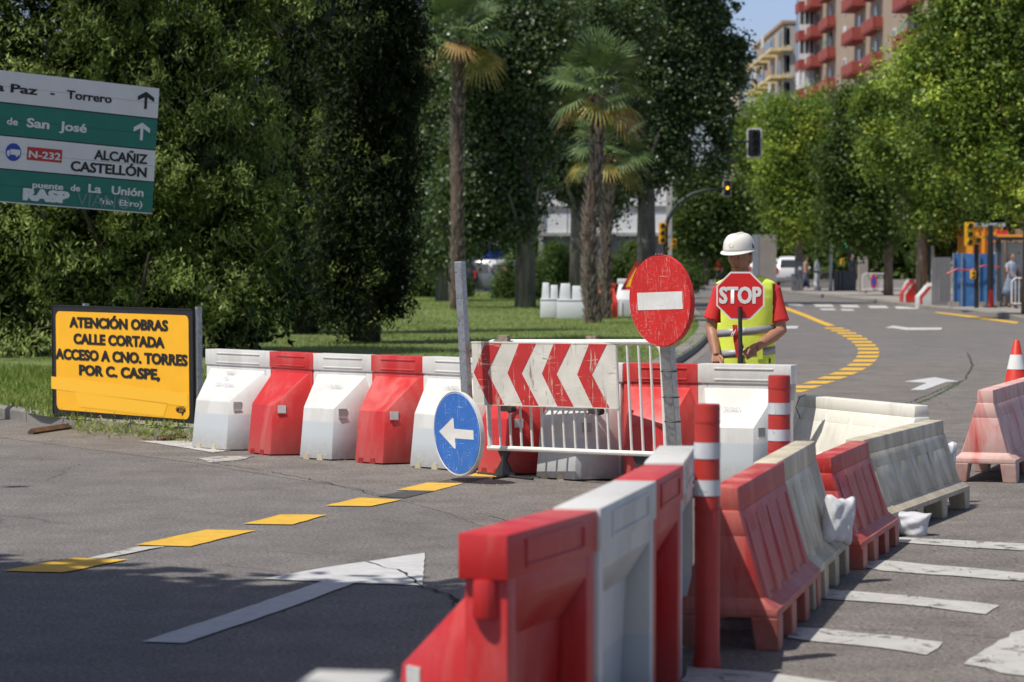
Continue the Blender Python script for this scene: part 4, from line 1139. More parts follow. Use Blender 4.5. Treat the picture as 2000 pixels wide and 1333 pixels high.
# ---- STOP paddle held in the hand: a thing of its own
oc = W(1446, 578, YW-.40); t = thing('stop_paddle', 'red octagonal STOP paddle on a black handle held up by the worker', 'sign', oc, R(-4))
ro_ = .172/math.cos(math.pi/8)
oct_ = lambda r: [(r*math.cos(R(22.5+45*k)), r*math.sin(R(22.5+45*k))) for k in range(8)]
mb = MB(); mb.prism(oct_(ro_), 0, .006); mb.build('plate', M['octa_white'], t)
mb = MB(); mb.prism(oct_(ro_*.93), -.0018, 0); mb.build('face', M['octa_red'], t)
text('STOP', M['octa_white'], t, 0, -.052, -.0022, wd=.295, cap=.118, bold=.05)
mb = MB(); mb.tube([(-.002, -.022, -.078), (-.002, -.022, -.10), (.0, -.022, -.30), (.002, -.022, -.56)], .0155, 14); mb.build('handle', M['rubber'], t, smooth=True)
mb = MB(); mb.box((-.002, -.005, -.12), (.03, .03, .05)); mb.build('clamp', M['rubber'], t)

# ---- distant pedestrians
def pedestrian(label, px, py, s, z0, top, bottom, skin, hairc, arm=0, skirt=False, rz=0, h=1.66, bagc=None, stride=.06):
    t = thing('person', label, 'person', ((px-1000)/s, D(s), z0), rz); k = h/1.7
    mb = MB(); head_verts(mb, Vector((0, -.01, 1.58)), Matrix.Identity(3), .98)
    mb.tube([(0, .01, 1.36), (0, 0, 1.52)], [.055, .05], 12)
    mb.loft([ell(0, .0, z, a, b, 20) for z, a, b in ((.84, .15, .11), (.95, .15, .11), (1.08, .125, .095), (1.25, .15, .10), (1.36, .16, .085), (1.42, .07, .06))])
    for sd_ in (-1, 1):
        e = Vector((sd_*.24, -.02-.06*(sd_ == arm), 1.12)); wv = Vector((sd_*(.25 if sd_ != arm else .05), -.05-.14*(sd_ == arm), .90 if sd_ != arm else 1.0))
        mb.tube([(sd_*.165, 0, 1.36), e, wv], [.045, .036, .026], 10)
        hd = (wv-e).normalized(); mb.ball(wv+hd*.05, (.03, .02, .05), 2)
        for q in range(4): mb.tube([wv+hd*.06+Vector((.014*(q-1.5), 0, 0)), wv+hd*.13+Vector((.014*(q-1.5), -.01, 0))], .008, 5)
        f = Vector((sd_*.08, sd_*stride, .06)); mb.tube([(sd_*.085, 0, .86), (sd_*.085, sd_*stride*.6-.02, .47), f], [.08, .052, .036], 12)
        mb.hull([f+Vector(v) for v in ((-.04, .06, -.06), (.04, .06, -.06), (-.04, -.16, -.06), (.04, -.16, -.06), (-.03, .05, .02), (.03, .05, .02), (-.03, -.14, -.02), (.03, -.14, -.02))])
    o = mb.build('body', M[skin], t, smooth='all', remesh=.009)
    mb = MB(); mb.loft([ell(0, .0, z, a, b, 20) for z, a, b in ((.88, .165, .125), (1.0, .15, .11), (1.1, .14, .105), (1.25, .165, .112), (1.37, .17, .095), (1.43, .085, .07))])
    for sd_ in (-1, 1): mb.tube([(sd_*.15, 0, 1.38), (sd_*.21, -.01, 1.22)], [.06, .062], 12)
    mb.build('top', top, t, smooth='all', remesh=.014)
    mb = MB()
    if skirt: mb.loft([ell(-.02*i, .0, z, a, b, 24) for i, (z, a, b) in enumerate(((.98, .14, .11), (.85, .18, .15), (.6, .25, .2), (.36, .31, .22)))])
    else:
        mb.loft([ell(0, .0, z, a, b, 20) for z, a, b in ((.82, .16, .12), (1.0, .15, .11))])
        for sd_ in (-1, 1): mb.tube([(sd_*.085, 0, .88), (sd_*.085, sd_*stride*.6-.02, .47), (sd_*.08, sd_*stride, .09)], [.095, .07, .06], 12)
    mb.build('skirt' if skirt else 'trousers', bottom, t, smooth='all')
    mb = MB(); mb.ball((0, .015, 1.61), (.086, .10, .105), 3); mb.ball((0, .06, 1.55), (.07, .06, .09), 2); mb.build('hair', hairc, t, smooth='all')
    if bagc:
        mb = MB(); mb.hull([(.18, -.06, .80), (.34, -.06, .80), (.18, .06, .80), (.34, .06, .80), (.20, -.04, 1.12), (.30, -.04, 1.12), (.20, .04, 1.12), (.30, .04, 1.12)])
        mb.tube([(.2, 0, 1.1), (.16, -.05, 1.4), (.1, .0, 1.44), (.28, .05, 1.1)], .012, 6); mb.build('shoulder_bag', bagc, t, smooth=True)
    for sd_ in (-1, 1):
        mb = MB(); mb.ball((sd_*.03, -.088, 1.59), (.024, .012, .018), 2)
        if skirt: mb.build('sunglasses_lens', M['hair'], t, smooth='all')
        else: mb.bm.free()
    t.scale = (k, k, k); return t
pedestrian('woman in pale blue top and long grey-blue skirt walking past the bus shelter', 1976, 612, 65.3, .11, mat('pale blue top', (.34, .40, .50), .9), mat('grey blue skirt', (.17, .21, .29), .9, 0, .4, 14), 'skin_light', mat('brown hair', (.07, .035, .02), .7), arm=-1, skirt=True, rz=R(25), h=1.62, bagc=mat('black bag', (.02, .02, .02), .6))
pedestrian('pedestrian in dark shorts and tan top behind the grey ticket machine', 1574, 570, 40, .0, mat('tan top', (.40, .24, .15), .9), mat('navy trousers', (.03, .04, .08), .9), 'skin_light', M['hair'], rz=R(70), stride=.16)
pedestrian('person in a red shirt far down the avenue beside the kerb', 1404, 556, 33, 0, M['shirt_red'], M['dark_trousers'], 'skin', M['hair'], rz=R(-20), stride=.1)
pedestrian('dark-clothed pedestrian standing by the litter bins', 1664, 578, 41.5, .1, M['dark_trousers'], M['dark_trousers'], 'skin_light', M['hair'], rz=R(40), stride=.08)

# ================================================================ VEGETATION
def leafmat(name, cols, trans=.3, rough=.55, spec=.35):
    m = bpy.data.materials.new(name); m.use_nodes = True; nt = m.node_tree; nt.nodes.clear()
    at = _n(nt, 'ShaderNodeAttribute'); at.attribute_name = 'tint'
    c = ramp(nt, at.outputs['Fac'], [(i/(len(cols)-1), k) for i, k in enumerate(cols)])
    pb = _n(nt, 'ShaderNodeBsdfPrincipled'); pb.inputs['Roughness'].default_value = rough; pb.inputs['Specular IOR Level'].default_value = spec
    tr = _n(nt, 'ShaderNodeBsdfTranslucent'); mx = _n(nt, 'ShaderNodeMixShader'); mx.inputs[0].default_value = trans
    out = _n(nt, 'ShaderNodeOutputMaterial')
    nt.links.new(c, pb.inputs['Base Color']); nt.links.new(mixc(nt, .35, c, (.30, .42, .03)), tr.inputs[0])
    nt.links.new(pb.outputs[0], mx.inputs[1]); nt.links.new(tr.outputs[0], mx.inputs[2]); nt.links.new(mx.outputs[0], out.inputs[0])
    return m
def bark(name, c1, c2, sc=5):
    m, nt, b = base(name, .95)
    tc = _n(nt, 'ShaderNodeTexCoord'); mp = _n(nt, 'ShaderNodeMapping'); mp.inputs['Scale'].default_value = (1, 1, .25); nt.links.new(tc.outputs['Object'], mp.inputs[0])
    n = noise(nt, mp.outputs[0], sc, 8, .7, .8); nt.links.new(ramp(nt, n, [(.35, c1), (.65, c2)]), b.inputs['Base Color']); bump(nt, b, n, .8, .05); return m
M['bark_dark'] = bark('dark bark', (.02, .016, .012), (.09, .075, .06)); M['bark_poplar'] = bark('poplar bark', (.06, .058, .052), (.25, .24, .22), 3)
M['bark_plane'] = bark('street tree bark', (.10, .075, .055), (.24, .19, .15), 4); M['bark_palm'] = bark('palm fibre', (.03, .02, .015), (.18, .13, .10), 9)

def leaf_mesh(name, cen, nrm, size, aspect, tint, m, shape=None):
    n = len(cen)
    r = rng.normal(size=(n, 3))
    if shape == 'spray': r = r*.45+np.array([0, 0, 1.0])
    nrm = nrm/np.linalg.norm(nrm, axis=1)[:, None]
    u = r-nrm*(r*nrm).sum(1)[:, None]; u /= np.linalg.norm(u, axis=1)[:, None]; v = np.cross(nrm, u)
    s = size[:, None]
    p0 = cen-u*s; p1 = cen+v*s*aspect+u*s*.1; p2 = cen+u*s; p3 = cen-v*s*aspect+u*s*.1
    fold = nrm*s*.25*rng.uniform(-1, 1, size=(n, 1)); p1 = p1+fold; p3 = p3+fold
    co = np.stack([p0, p1, p2, p3], 1).reshape(-1)
    me = bpy.data.meshes.new(name); me.vertices.add(4*n); me.vertices.foreach_set('co', co)
    me.loops.add(4*n); me.loops.foreach_set('vertex_index', np.arange(4*n, dtype=np.int32))
    me.polygons.add(n); me.polygons.foreach_set('loop_start', np.arange(0, 4*n, 4, dtype=np.int32)); me.polygons.foreach_set('loop_total', np.full(n, 4, dtype=np.int32))
    me.update(calc_edges=True)
    a = me.attributes.new('tint', 'FLOAT', 'FACE'); a.data.foreach_set('value', tint.astype(np.float32)); me.materials.append(m)
    return me
def crown_points(blobs, nclump, per, spread, shell=.55, flat=1.0, fine=False):
    """clump centres spread through ellipsoid lobes, leaves scattered round each clump"""
    B = np.array(blobs, float); wgt = (B[:, 3]*B[:, 4]*B[:, 5])**(2/3); wgt /= wgt.sum()
    k = rng.choice(len(B), nclump, p=wgt); d = rng.normal(size=(nclump, 3)); d /= np.linalg.norm(d, axis=1)[:, None]
    # secondary lobes sit on each big lobe, clumps sit on the secondary lobes: bumps with hollows between
    ns = 16; sd = rng.normal(size=(len(B), ns, 3)); sd /= np.linalg.norm(sd, axis=2)[:, :, None]
    sr = rng.uniform(.22, .42, size=(len(B), ns))*(1.35 if fine else 1); so_ = rng.uniform(.60, .92, size=(len(B), ns))
    j = rng.integers(0, ns, nclump); rad = (.35+.75*rng.random(nclump)**.6)[:, None]
    c2 = sd[k, j]*so_[k, j][:, None]+d*sr[k, j][:, None]*rad
    core = rng.random(nclump) < ((.42 if fine else .30) if shell < .7 else .0)
    c2[core] = d[core]*(rng.random((core.sum(), 1))**.5)*.85
    cc = B[k, :3]+c2*B[k, 3:6]
    sc = rng.uniform(.5, 1.35, size=nclump)
    lt = rng.normal(0, .18, size=(len(B), ns)); tc = rng.normal(0, .12, size=nclump)+lt[k, j]
    cen = np.repeat(cc, per, 0)+rng.normal(size=(nclump*per, 3))*spread*np.repeat(sc, per)[:, None]*np.array([1, 1, flat])
    nr = np.repeat(d, per, 0)*.7+rng.normal(size=(nclump*per, 3))*.8+np.array([0, 0, .65])
    return cen, nr, np.repeat(tc, per)
def crown(parent, blobs, nclump, per, spread, size, aspect, m, name='crown', shell=.55, t0=.45, tvar=.16, flat=1, shape=None):
    cen, nr, tc = crown_points(blobs, nclump, per, spread, shell, flat, shape == 'spray'); n = len(cen)
    tint = np.clip(t0+tc+rng.normal(0, tvar, n), 0, 1)
    sz = size*rng.uniform(.55, 1.35, n)
    if shape == 'spray': nr = nr*np.array([.8, .8, .9])+np.array([0, 0, .25])
    return link(name, leaf_mesh(name, cen, nr, sz, aspect, tint, m, shape), parent)
def trunk(parent, pts, rad, m, branches=(), name='trunk', seg=12):
    mb = MB(); mb.tube(pts, rad, seg); o = mb.build(name, m, parent, smooth='all')
    for b in branches:
        mb = MB(); mb.tube(b[0], b[1], 7); mb.build('branch', m, o, smooth='all')
    return o
def limbs(x, y, z, n, reach, up, r):
    out = []
    for k in range(n):
        a = 2*math.pi*k/n+random.uniform(-.4, .4); zz = z+random.uniform(-.4, 1.2)
        d = Vector((math.cos(a), math.sin(a), 0)); q = reach*random.uniform(.7, 1.1)
        out.append(([Vector((x, y, zz)), Vector((x, y, zz))+d*q*.45+Vector((0, 0, up*.45)), Vector((x, y, zz))+d*q+Vector((random.uniform(-.3, .3), random.uniform(-.3, .3), up))], [r, r*.65, r*.2]))
    return out
LM = {}
M['twig'] = mat('bare twig', (.24, .19, .15), .9, 0, .2)
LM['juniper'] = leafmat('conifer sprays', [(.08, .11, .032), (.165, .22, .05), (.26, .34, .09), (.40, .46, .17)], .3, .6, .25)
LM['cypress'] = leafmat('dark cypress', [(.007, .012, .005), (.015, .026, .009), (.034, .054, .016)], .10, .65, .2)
LM['poplar'] = leafmat('poplar leaves', [(.022, .042, .014), (.055, .10, .032), (.10, .16, .06), (.26, .31, .23)], .25, .35, .5)
LM['street'] = leafmat('street tree leaves', [(.035, .065, .016), (.11, .19, .034), (.23, .34, .055), (.42, .53, .09)], .42, .45, .4)
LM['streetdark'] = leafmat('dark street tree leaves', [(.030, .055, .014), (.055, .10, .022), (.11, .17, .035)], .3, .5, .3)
LM['flower'] = leafmat('yellow green flower heads', [(.34, .46, .06), (.50, .60, .09), (.58, .52, .08)], .3, .6)
LM['oleander'] = leafmat('oleander leaves', [(.03, .065, .015), (.06, .12, .025), (.11, .19, .05)], .3)
LM['grass'] = leafmat('grass blades', [(.10, .16, .03), (.18, .27, .045), (.29, .36, .09), (.42, .40, .16)], .35, .6)
LM['pink'] = leafmat('pink flowers', [(.5, .2, .2), (.6, .3, .28)], .3)

def px_blobs(s, lst, dy=0):
    """lobes given as photo x, y and radii in pixels at a tree's own distance"""
    Y = D(s); out = []
    for (x, y, rx, rz, *e) in lst:
        c = W(x, y, Y+(e[0] if e else 0)); out.append((c.x, c.y, c.z, rx/s, (rx/s)*.9, rz/s))
    return out
def tree(name, label, s, x, blobs, nclump, per, spread, size, aspect, lm, bm_, rt, group=None, base_z=.1, top=None, nb=5, t0=.45, shell=.5, shape=None, lean=0, flowers=0, cat='tree', core=None):
    X, Y = (x-1000)/s, D(s); t = thing(name, label, cat, (X, Y, base_z), group=group)
    top = top or max(b[2]-b[5]*.3 for b in blobs)
    lb = [(b[0]-X, b[1]-Y, b[2]-base_z, *b[3:]) for b in blobs]
    z1 = top-base_z
    trunk(t, [(0, 0, -.1), (lean*.2, 0, z1*.3), (lean*.6, 0, z1*.65), (lean, 0, z1)], [rt*1.25, rt, rt*.8, rt*.3], bm_, limbs(lean*.5, 0, min(b[2]-b[5] for b in lb)+.4, nb, max(b[3] for b in lb)*.8, 1.6, rt*.35))
    crown(t, lb, nclump, per, spread, size, aspect, lm, shell=shell, t0=t0, shape=shape)
    if flowers: 
        crown(t, lb, int(flowers*1.4), 34, spread*.6, size*.85, .6, LM['flower'], name='flower_heads', shell=.93, t0=.4)
    return t

# ---- the big conifer hedge tree behind the direction sign
sJ = 128
B = px_blobs(sJ, [(60, 150, 260, 330), (250, 90, 230, 200), (330, 280, 190, 170), (380, 210, 150, 160), (450, 350, 95, 100), (500, 230, 62, 75), (430, 110, 90, 100), (470, 470, 100, 95), (160, 420, 260, 220), (350, 560, 190, 110), (500, 560, 75, 90), (40, 600, 170, 110), (300, -150, 220, 200), (455, -35, 95, 90), (520, 400, 60, 80), (-120, 350, 220, 320), (100, -200, 280, 220), (500, 60, 60, 80), (560, -60, 80, 100), (200, 640, 180, 70), (440, 620, 110, 60)])
t = tree('conifer_tree', 'large light green conifer with ragged sprays behind the direction sign and the yellow board', sJ, 250, B, 3400, 74, .115, .052, .24, LM['juniper'], M['bark_dark'], .22, top=7.0, nb=6, shell=.62, t0=.50, shape='spray')
tw = MB()
for k in range(150):
    b = random.choice(B); a = random.uniform(math.pi, 2*math.pi); e = random.uniform(-1, 1); d = Vector((math.cos(a)*math.cos(e), math.sin(a)*math.cos(e)*.9, math.sin(e)))
    p = Vector((b[0]-t.location.x, b[1]-t.location.y, b[2]-.1))+Vector((d.x*b[3], d.y*b[4], d.z*b[5]))*.93; q = Vector((random.uniform(-.5, .5), random.uniform(-.3, .1), random.uniform(.1, .6)))*.7
    tw.tube([p, p+q*.5+Vector((random.uniform(-.05, .05), 0, 0)), p+q], [.008, .006, .003], 4)
o = tw.build('dead_twigs', M['twig'], t); o['kind'] = 'stuff'
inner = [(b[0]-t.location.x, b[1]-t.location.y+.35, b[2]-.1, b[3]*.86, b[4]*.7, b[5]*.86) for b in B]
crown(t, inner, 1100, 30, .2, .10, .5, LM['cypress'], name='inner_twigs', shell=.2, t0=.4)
# ---- dark columnar cypresses
for i, (s, x, bl, lab) in enumerate(((112, 716, [(715, 60, 118, 280), (705, 300, 112, 210), (712, 470, 100, 160), (690, 590, 70, 70), (760, 560, 40, 80), (700, -220, 110, 250), (740, 200, 85, 150), (768, 90, 60, 140), (770, 330, 40, 110), (655, 470, 60, 120)], 'tall dark columnar cypress right of the light green conifer, sunlight painted on it as paler sprays'),
                                     (100, 598, [(560, -20, 95, 130), (600, 20, 70, 120), (590, 120, 95, 260), (600, 380, 80, 200), (585, 540, 70, 110), (600, -180, 90, 250), (560, 480, 60, 120)], 'dark cypress squeezed between the conifer and the columnar cypress, nearly black'))):
    B = px_blobs(s, bl)
    t = tree('cypress_tree', lab, s, x, B, 1900, 52, .13, .055, .26, LM['cypress'], M['bark_dark'], .2, top=7.5, nb=3, shell=.45, t0=.5, shape='spray', group='dark cypresses')
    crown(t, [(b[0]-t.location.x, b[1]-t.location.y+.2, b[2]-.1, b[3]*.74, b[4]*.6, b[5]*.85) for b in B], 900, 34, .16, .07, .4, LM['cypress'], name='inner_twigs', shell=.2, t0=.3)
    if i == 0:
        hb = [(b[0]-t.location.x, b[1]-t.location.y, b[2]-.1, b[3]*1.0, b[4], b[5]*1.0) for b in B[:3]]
        crown(t, hb, 200, 40, .10, .045, .26, LM['juniper'], name='painted_sun_sprays', shell=.93, t0=.12, shape='spray')  # paler leaf colour paints sunlight onto the dark cypress
# ---- poplars behind the palms
pops = [(65.6, 1026, [(960, 120, 105, 140), (1010, 260, 85, 110), (940, 300, 70, 120), (1040, 40, 100, 110), (900, 420, 60, 90), (985, 400, 60, 80)], 'pale-trunked poplar behind the left palm', .26, 2000),
        (61, 1133, [(1100, 100, 110, 150), (1180, 60, 100, 120), (1110, 290, 80, 90), (1170, 230, 90, 100), (1175, 380, 32, 60)], 'poplar behind the twin palms', .30, 2000),
        (58, 1262, [(1290, 90, 95, 110), (1360, 50, 62, 75), (1330, 180, 90, 85), (1260, 260, 80, 110), (1405, 120, 48, 52), (1385, 210, 45, 48), (1310, 305, 55, 50), (1215, 350, 36, 50), (1270, 345, 40, 30), (1405, 300, 30, 40), (1430, 150, 28, 18), (1300, -60, 120, 90)], 'broad poplar whose leafy edge meets the sky right of the palms', .3, 2500),
        (57, 868, [(860, 100, 90, 180), (850, 350, 75, 160), (930, 180, 80, 160), (840, 480, 60, 60), (900, -90, 130, 120)], 'poplar in the shade left of the left palm', .26, 1700)]
for s, x, bl, lab, rt, nc in pops:
    B = px_blobs(s, bl)
    tree('poplar_tree', lab, s, x, B, nc, 40, .27, .060, .8, LM['poplar'], M['bark_poplar'], rt, group='poplars on the lawn', top=9.5, nb=7, t0=.42, shell=.35)
# sprigs of leaves hanging against the sky
B = px_blobs(58, [(1408, 30, 16, 26), (1443, 88, 22, 12), (1455, 110, 14, 14), (1440, 12, 12, 8), (1420, 225, 18, 16), (1395, 258, 24, 18), (1437, 135, 22, 14)])
t = bpy.data.objects['poplar_tree.002']
crown(t, [(b[0]-t.location.x, b[1]-t.location.y, b[2]-.1, *b[3:]) for b in B], 60, 20, .10, .085, .8, LM['poplar'], name='hanging_sprig', shell=.2, t0=.4)

# ---- palms
def fan(mb, base, d, up, r, n=26, spread=R(150), drp=.25):
    side = d.cross(up).normalized(); up2 = side.cross(d).normalized()
    for k in range(n):
        a = -spread/2+spread*k/(n-1); L = r*(1-.28*(abs(a)/(spread/2))**2)*random.uniform(.9, 1.06)
        e = d*math.cos(a)+side*math.sin(a); w_ = e.cross(up2).normalized()*r*.030
        m1 = base+e*L*.55+up2*.02; tip = base+e*L-Vector((0, 0, L*drp*random.uniform(.6, 1.4)))
        a0 = mb.bm.verts.new(base+w_*.3); a1 = mb.bm.verts.new(m1+w_); a2 = mb.bm.verts.new(tip); a3 = mb.bm.verts.new(m1-w_)
        mb.bm.faces.new([a0, a1, a2, a3])
def palm_mat(name, base_c, tip_c):
    m, nt, b = base(name, .5); tc = _n(nt, 'ShaderNodeTexCoord'); n = noise(nt, tc.outputs['Object'], 2.2, 4)
    nt.links.new(ramp(nt, n, [(.35, base_c), (.7, tip_c)]), b.inputs['Base Color']); b.inputs['Subsurface Weight'].default_value = 0; return m
M['palm_scale'] = bark('old palm leaf bases', (.10, .075, .06), (.42, .36, .31), 7)
M['palm_green'] = palm_mat('palm fan green', (.06, .11, .03), (.16, .23, .07)); M['palm_dry'] = palm_mat('palm fan drying', (.30, .17, .05), (.40, .30, .12)); M['palm_yel'] = palm_mat('palm fan yellowing', (.16, .18, .03), (.42, .30, .05))
def palm(label, s, xb, yb, xt, yt, rw, cr, lean_pts=()):
    X, Y = (xb-1000)/s, D(s); z0 = .1; t = thing('palm_tree', label, 'palm', (X, Y, z0), group='fan palms on the lawn')
    T = W(xt, yt, Y)-Vector((X, Y, z0)); pts = [Vector((0, 0, -.1))]+[Vector(((a-xb)/s, 0, T.z*f)) for f, a in lean_pts]+[T]
    n = 26; L = []; rr = []
    for i in range(n+1):
        f = i/n*(len(pts)-1); k = min(int(f), len(pts)-2); L.append(pts[k].lerp(pts[k+1], f-k)); rr.append(rw*(1+.10*random.uniform(-1, 1))*(1.15 if i < 2 else 1)*(1-.12*i/n))
    mb = MB(); mb.tube(L, rr, 14); tr = mb.build('trunk', M['bark_palm'], t, smooth='all')
    # old leaf bases standing off the trunk
    lb = MB()
    for i in range(360):
        f = random.uniform(.03, 1); k = f*(n); q = int(min(k, n-1)); p = L[q].lerp(L[q+1], k-q); a = random.uniform(0, 6.283); d = Vector((math.cos(a), math.sin(a), 0)); r = rr[q]
        o = p+d*r*.92; sd_ = Vector((-d.y, d.x, 0))*.035; lb.hull([o-sd_, o+sd_, o+d*.09-sd_*.5+Vector((0, 0, .15)), o+d*.09+sd_*.5+Vector((0, 0, .15)), o+d*.02+Vector((0, 0, -.03))])
    o = lb.build('leaf_bases', M['palm_scale'], t); o['kind'] = 'stuff'
    nf = 40
    for i in range(nf):
        a = 2.399*i; f = i/nf; el = R(80-100*f+random.uniform(-10, 10)); d = Vector((math.cos(a)*math.cos(el), math.sin(a)*math.cos(el), math.sin(el)))
        stalk = cr*random.uniform(.42, .55); b0 = T+Vector((0, 0, .25*(1-f))); b1 = b0+d*stalk-Vector((0, 0, .02+.10*f))
        mb = MB(); mb.tube([b0, b0.lerp(b1, .5)+Vector((0, 0, .04)), b1], [.02, .015, .012], 5)
        d2 = (b1-b0).normalized(); fan(mb, b1, (d2-Vector((0, 0, .05+.25*f))).normalized(), Vector((random.uniform(-.5, .5), random.uniform(-.5, .5), 1)), cr*.58*random.uniform(.85, 1.1), n=20, spread=R(random.uniform(150, 200)), drp=.05+.20*f*random.uniform(.6, 1.5))
        mb.build('frond', M['palm_green'] if f < .84 else (M['palm_yel'] if random.random() < .6 else M['palm_dry']), t)
    return t
palm('tall palm with a straight fibrous trunk, leftmost of the palms', 68, 894, 612, 898, 84, .20, 1.65, ((.3, 893), (.7, 893)))
palm('palm with a slightly bent trunk in front of the lower palm', 85.6, 1160, 640, 1168, 186, .165, 1.35, ((.15, 1150), (.45, 1152), (.75, 1166)))
palm('lower palm close behind the leaning one, its fans at half the height', 80, 1181, 632, 1188, 306, .13, 1.2, ((.3, 1182), (.7, 1186)))

# ---- oleander bush and hedge pieces under the trees
def bush(label, s, bl, n, lm, z0=.1, pink=0, size=.075, name='bush', group=None):
    B = px_blobs(s, bl); X, Y = B[0][0], B[0][1]; t = thing(name, label, 'bush', (X, Y, z0), group=group)
    lb = [(b[0]-X, b[1]-Y, b[2]-z0, *b[3:]) for b in B]
    crown(t, lb, n, 30, .16, size, .22, lm, name='foliage', shell=.4)
    mb = MB()
    for k in range(6):
        a = k*1.05; mb.tube([(0, 0, 0), (math.cos(a)*.5, math.sin(a)*.4, .9), (math.cos(a)*.9, math.sin(a)*.6, 1.5)], [.03, .025, .01], 5)
    mb.build('stems', M['bark_dark'], t)
    if pink: crown(t, lb, pink, 12, .05, .05, .8, LM['pink'], name='blossoms', shell=.98)
    return t
bush('light green oleander bush right of the pale poplar trunk', 54, [(1078, 530, 42, 62), (1050, 560, 34, 40), (1098, 555, 26, 48)], 800, LM['oleander'], pink=3)
bush('smaller oleander with pink blossoms left of the pale poplar trunk', 54, [(992, 555, 22, 48), (988, 570, 18, 25)], 380, LM['oleander'], pink=5)
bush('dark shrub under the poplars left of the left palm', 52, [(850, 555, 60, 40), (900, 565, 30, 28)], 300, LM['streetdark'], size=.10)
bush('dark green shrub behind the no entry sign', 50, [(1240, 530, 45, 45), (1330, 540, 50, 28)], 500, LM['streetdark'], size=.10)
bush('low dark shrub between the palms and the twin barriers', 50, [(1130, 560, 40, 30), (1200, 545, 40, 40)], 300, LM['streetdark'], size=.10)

# ---- avenue trees on the right with yellow flower heads
NS = 'yellow-green flowering street trees'
for lab, s, x, bl, nc, fl in (
    ('nearest flowering street tree at the right edge, crown filling the top corner', 76, 2010, [(2010, 60, 220, 190), (1860, 180, 130, 120), (1990, 330, 160, 110), (1905, 75, 105, 110), (1930, 230, 120, 130), (1810, 130, 50, 50), (2080, 200, 170, 200), (1930, -120, 180, 140)], 3300, 700),
    ('flowering street tree with a visible grey trunk behind the white barrier block', 60, 1800, [(1800, 210, 110, 110), (1740, 270, 70, 80), (1850, 330, 95, 90), (1765, 195, 42, 42), (1890, 220, 90, 110), (1820, 420, 60, 45), (1700, 200, 34, 38)], 2100, 330),
    ('flowering street tree above the white parked cars', 44, 1560, [(1560, 290, 80, 80), (1600, 250, 70, 60), (1540, 370, 55, 70), (1620, 350, 60, 80), (1580, 430, 70, 40), (1530, 230, 40, 40)], 1600, 300),
    ('flowering street tree farthest down the avenue', 30, 1478, [(1480, 260, 45, 75), (1500, 360, 42, 80), (1462, 380, 28, 50), (1450, 300, 20, 36)], 900, 120)):
    B = px_blobs(s, bl)
    tree('street_tree', lab, s, x, B, nc, 36, .26*60/s if s < 60 else .26, .062*max(1, 55/s), .6, LM['street'], M['bark_plane'], .17, group=NS, top=6.5, nb=6, t0=.42, shell=.4, flowers=fl)
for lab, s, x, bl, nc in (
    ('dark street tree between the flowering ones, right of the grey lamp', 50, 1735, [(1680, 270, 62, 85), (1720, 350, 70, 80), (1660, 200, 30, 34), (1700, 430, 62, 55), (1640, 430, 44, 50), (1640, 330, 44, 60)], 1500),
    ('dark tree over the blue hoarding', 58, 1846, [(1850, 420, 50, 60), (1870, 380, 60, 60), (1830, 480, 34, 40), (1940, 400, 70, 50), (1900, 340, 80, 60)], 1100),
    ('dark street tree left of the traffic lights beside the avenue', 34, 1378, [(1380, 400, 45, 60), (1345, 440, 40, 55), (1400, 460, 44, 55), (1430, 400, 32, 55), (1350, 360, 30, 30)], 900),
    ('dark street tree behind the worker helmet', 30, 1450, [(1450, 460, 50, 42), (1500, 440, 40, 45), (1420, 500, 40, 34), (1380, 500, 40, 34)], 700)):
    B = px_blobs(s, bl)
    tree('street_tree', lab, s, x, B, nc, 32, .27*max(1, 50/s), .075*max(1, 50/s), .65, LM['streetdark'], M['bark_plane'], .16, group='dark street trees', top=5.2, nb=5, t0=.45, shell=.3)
# ---- far-off wooded mass closing the view
B = []
for i in range(58):
    x = -62+i*2.2+random.uniform(-.8, .8); hgt = random.uniform(7.0, 9.5) if x < 13 or x > 40 else random.uniform(4.5, 6.5)
    B.append((x*1.0, 196+random.uniform(-5, 5), hgt*.42, 2.6, 2.6, hgt*.60))
cen, nr, tc_ = crown_points(B, 5200, 16, .5, .3)
wood = link('distant_trees', leaf_mesh('distant_trees', cen, nr, .30*rng.uniform(.5, 1.4, len(cen)), .7, np.clip(.4+tc_+rng.normal(0, .16, len(cen)), 0, 1), LM['streetdark']))
wood['kind'] = 'stuff'; wood['label'] = 'far-off dark mass of trees closing the avenue'
B = []
for i in range(34):
    x = -46+i*1.35+random.uniform(-.5, .5); B.append((x, 128+random.uniform(-4, 4), 5.0, 2.0, 2.0, 6.4))
cen, nr, tc_ = crown_points([b for b in B if b[0] < .4], 4200, 16, .4, .3)
wood = link('park_trees', leaf_mesh('park_trees', cen, nr, .22*rng.uniform(.5, 1.4, len(cen)), .7, np.clip(.35+tc_+rng.normal(0, .14, len(cen)), 0, 1), LM['cypress']))
wood['kind'] = 'stuff'; wood['label'] = 'dark mass of park trees behind the poplars and cypresses'

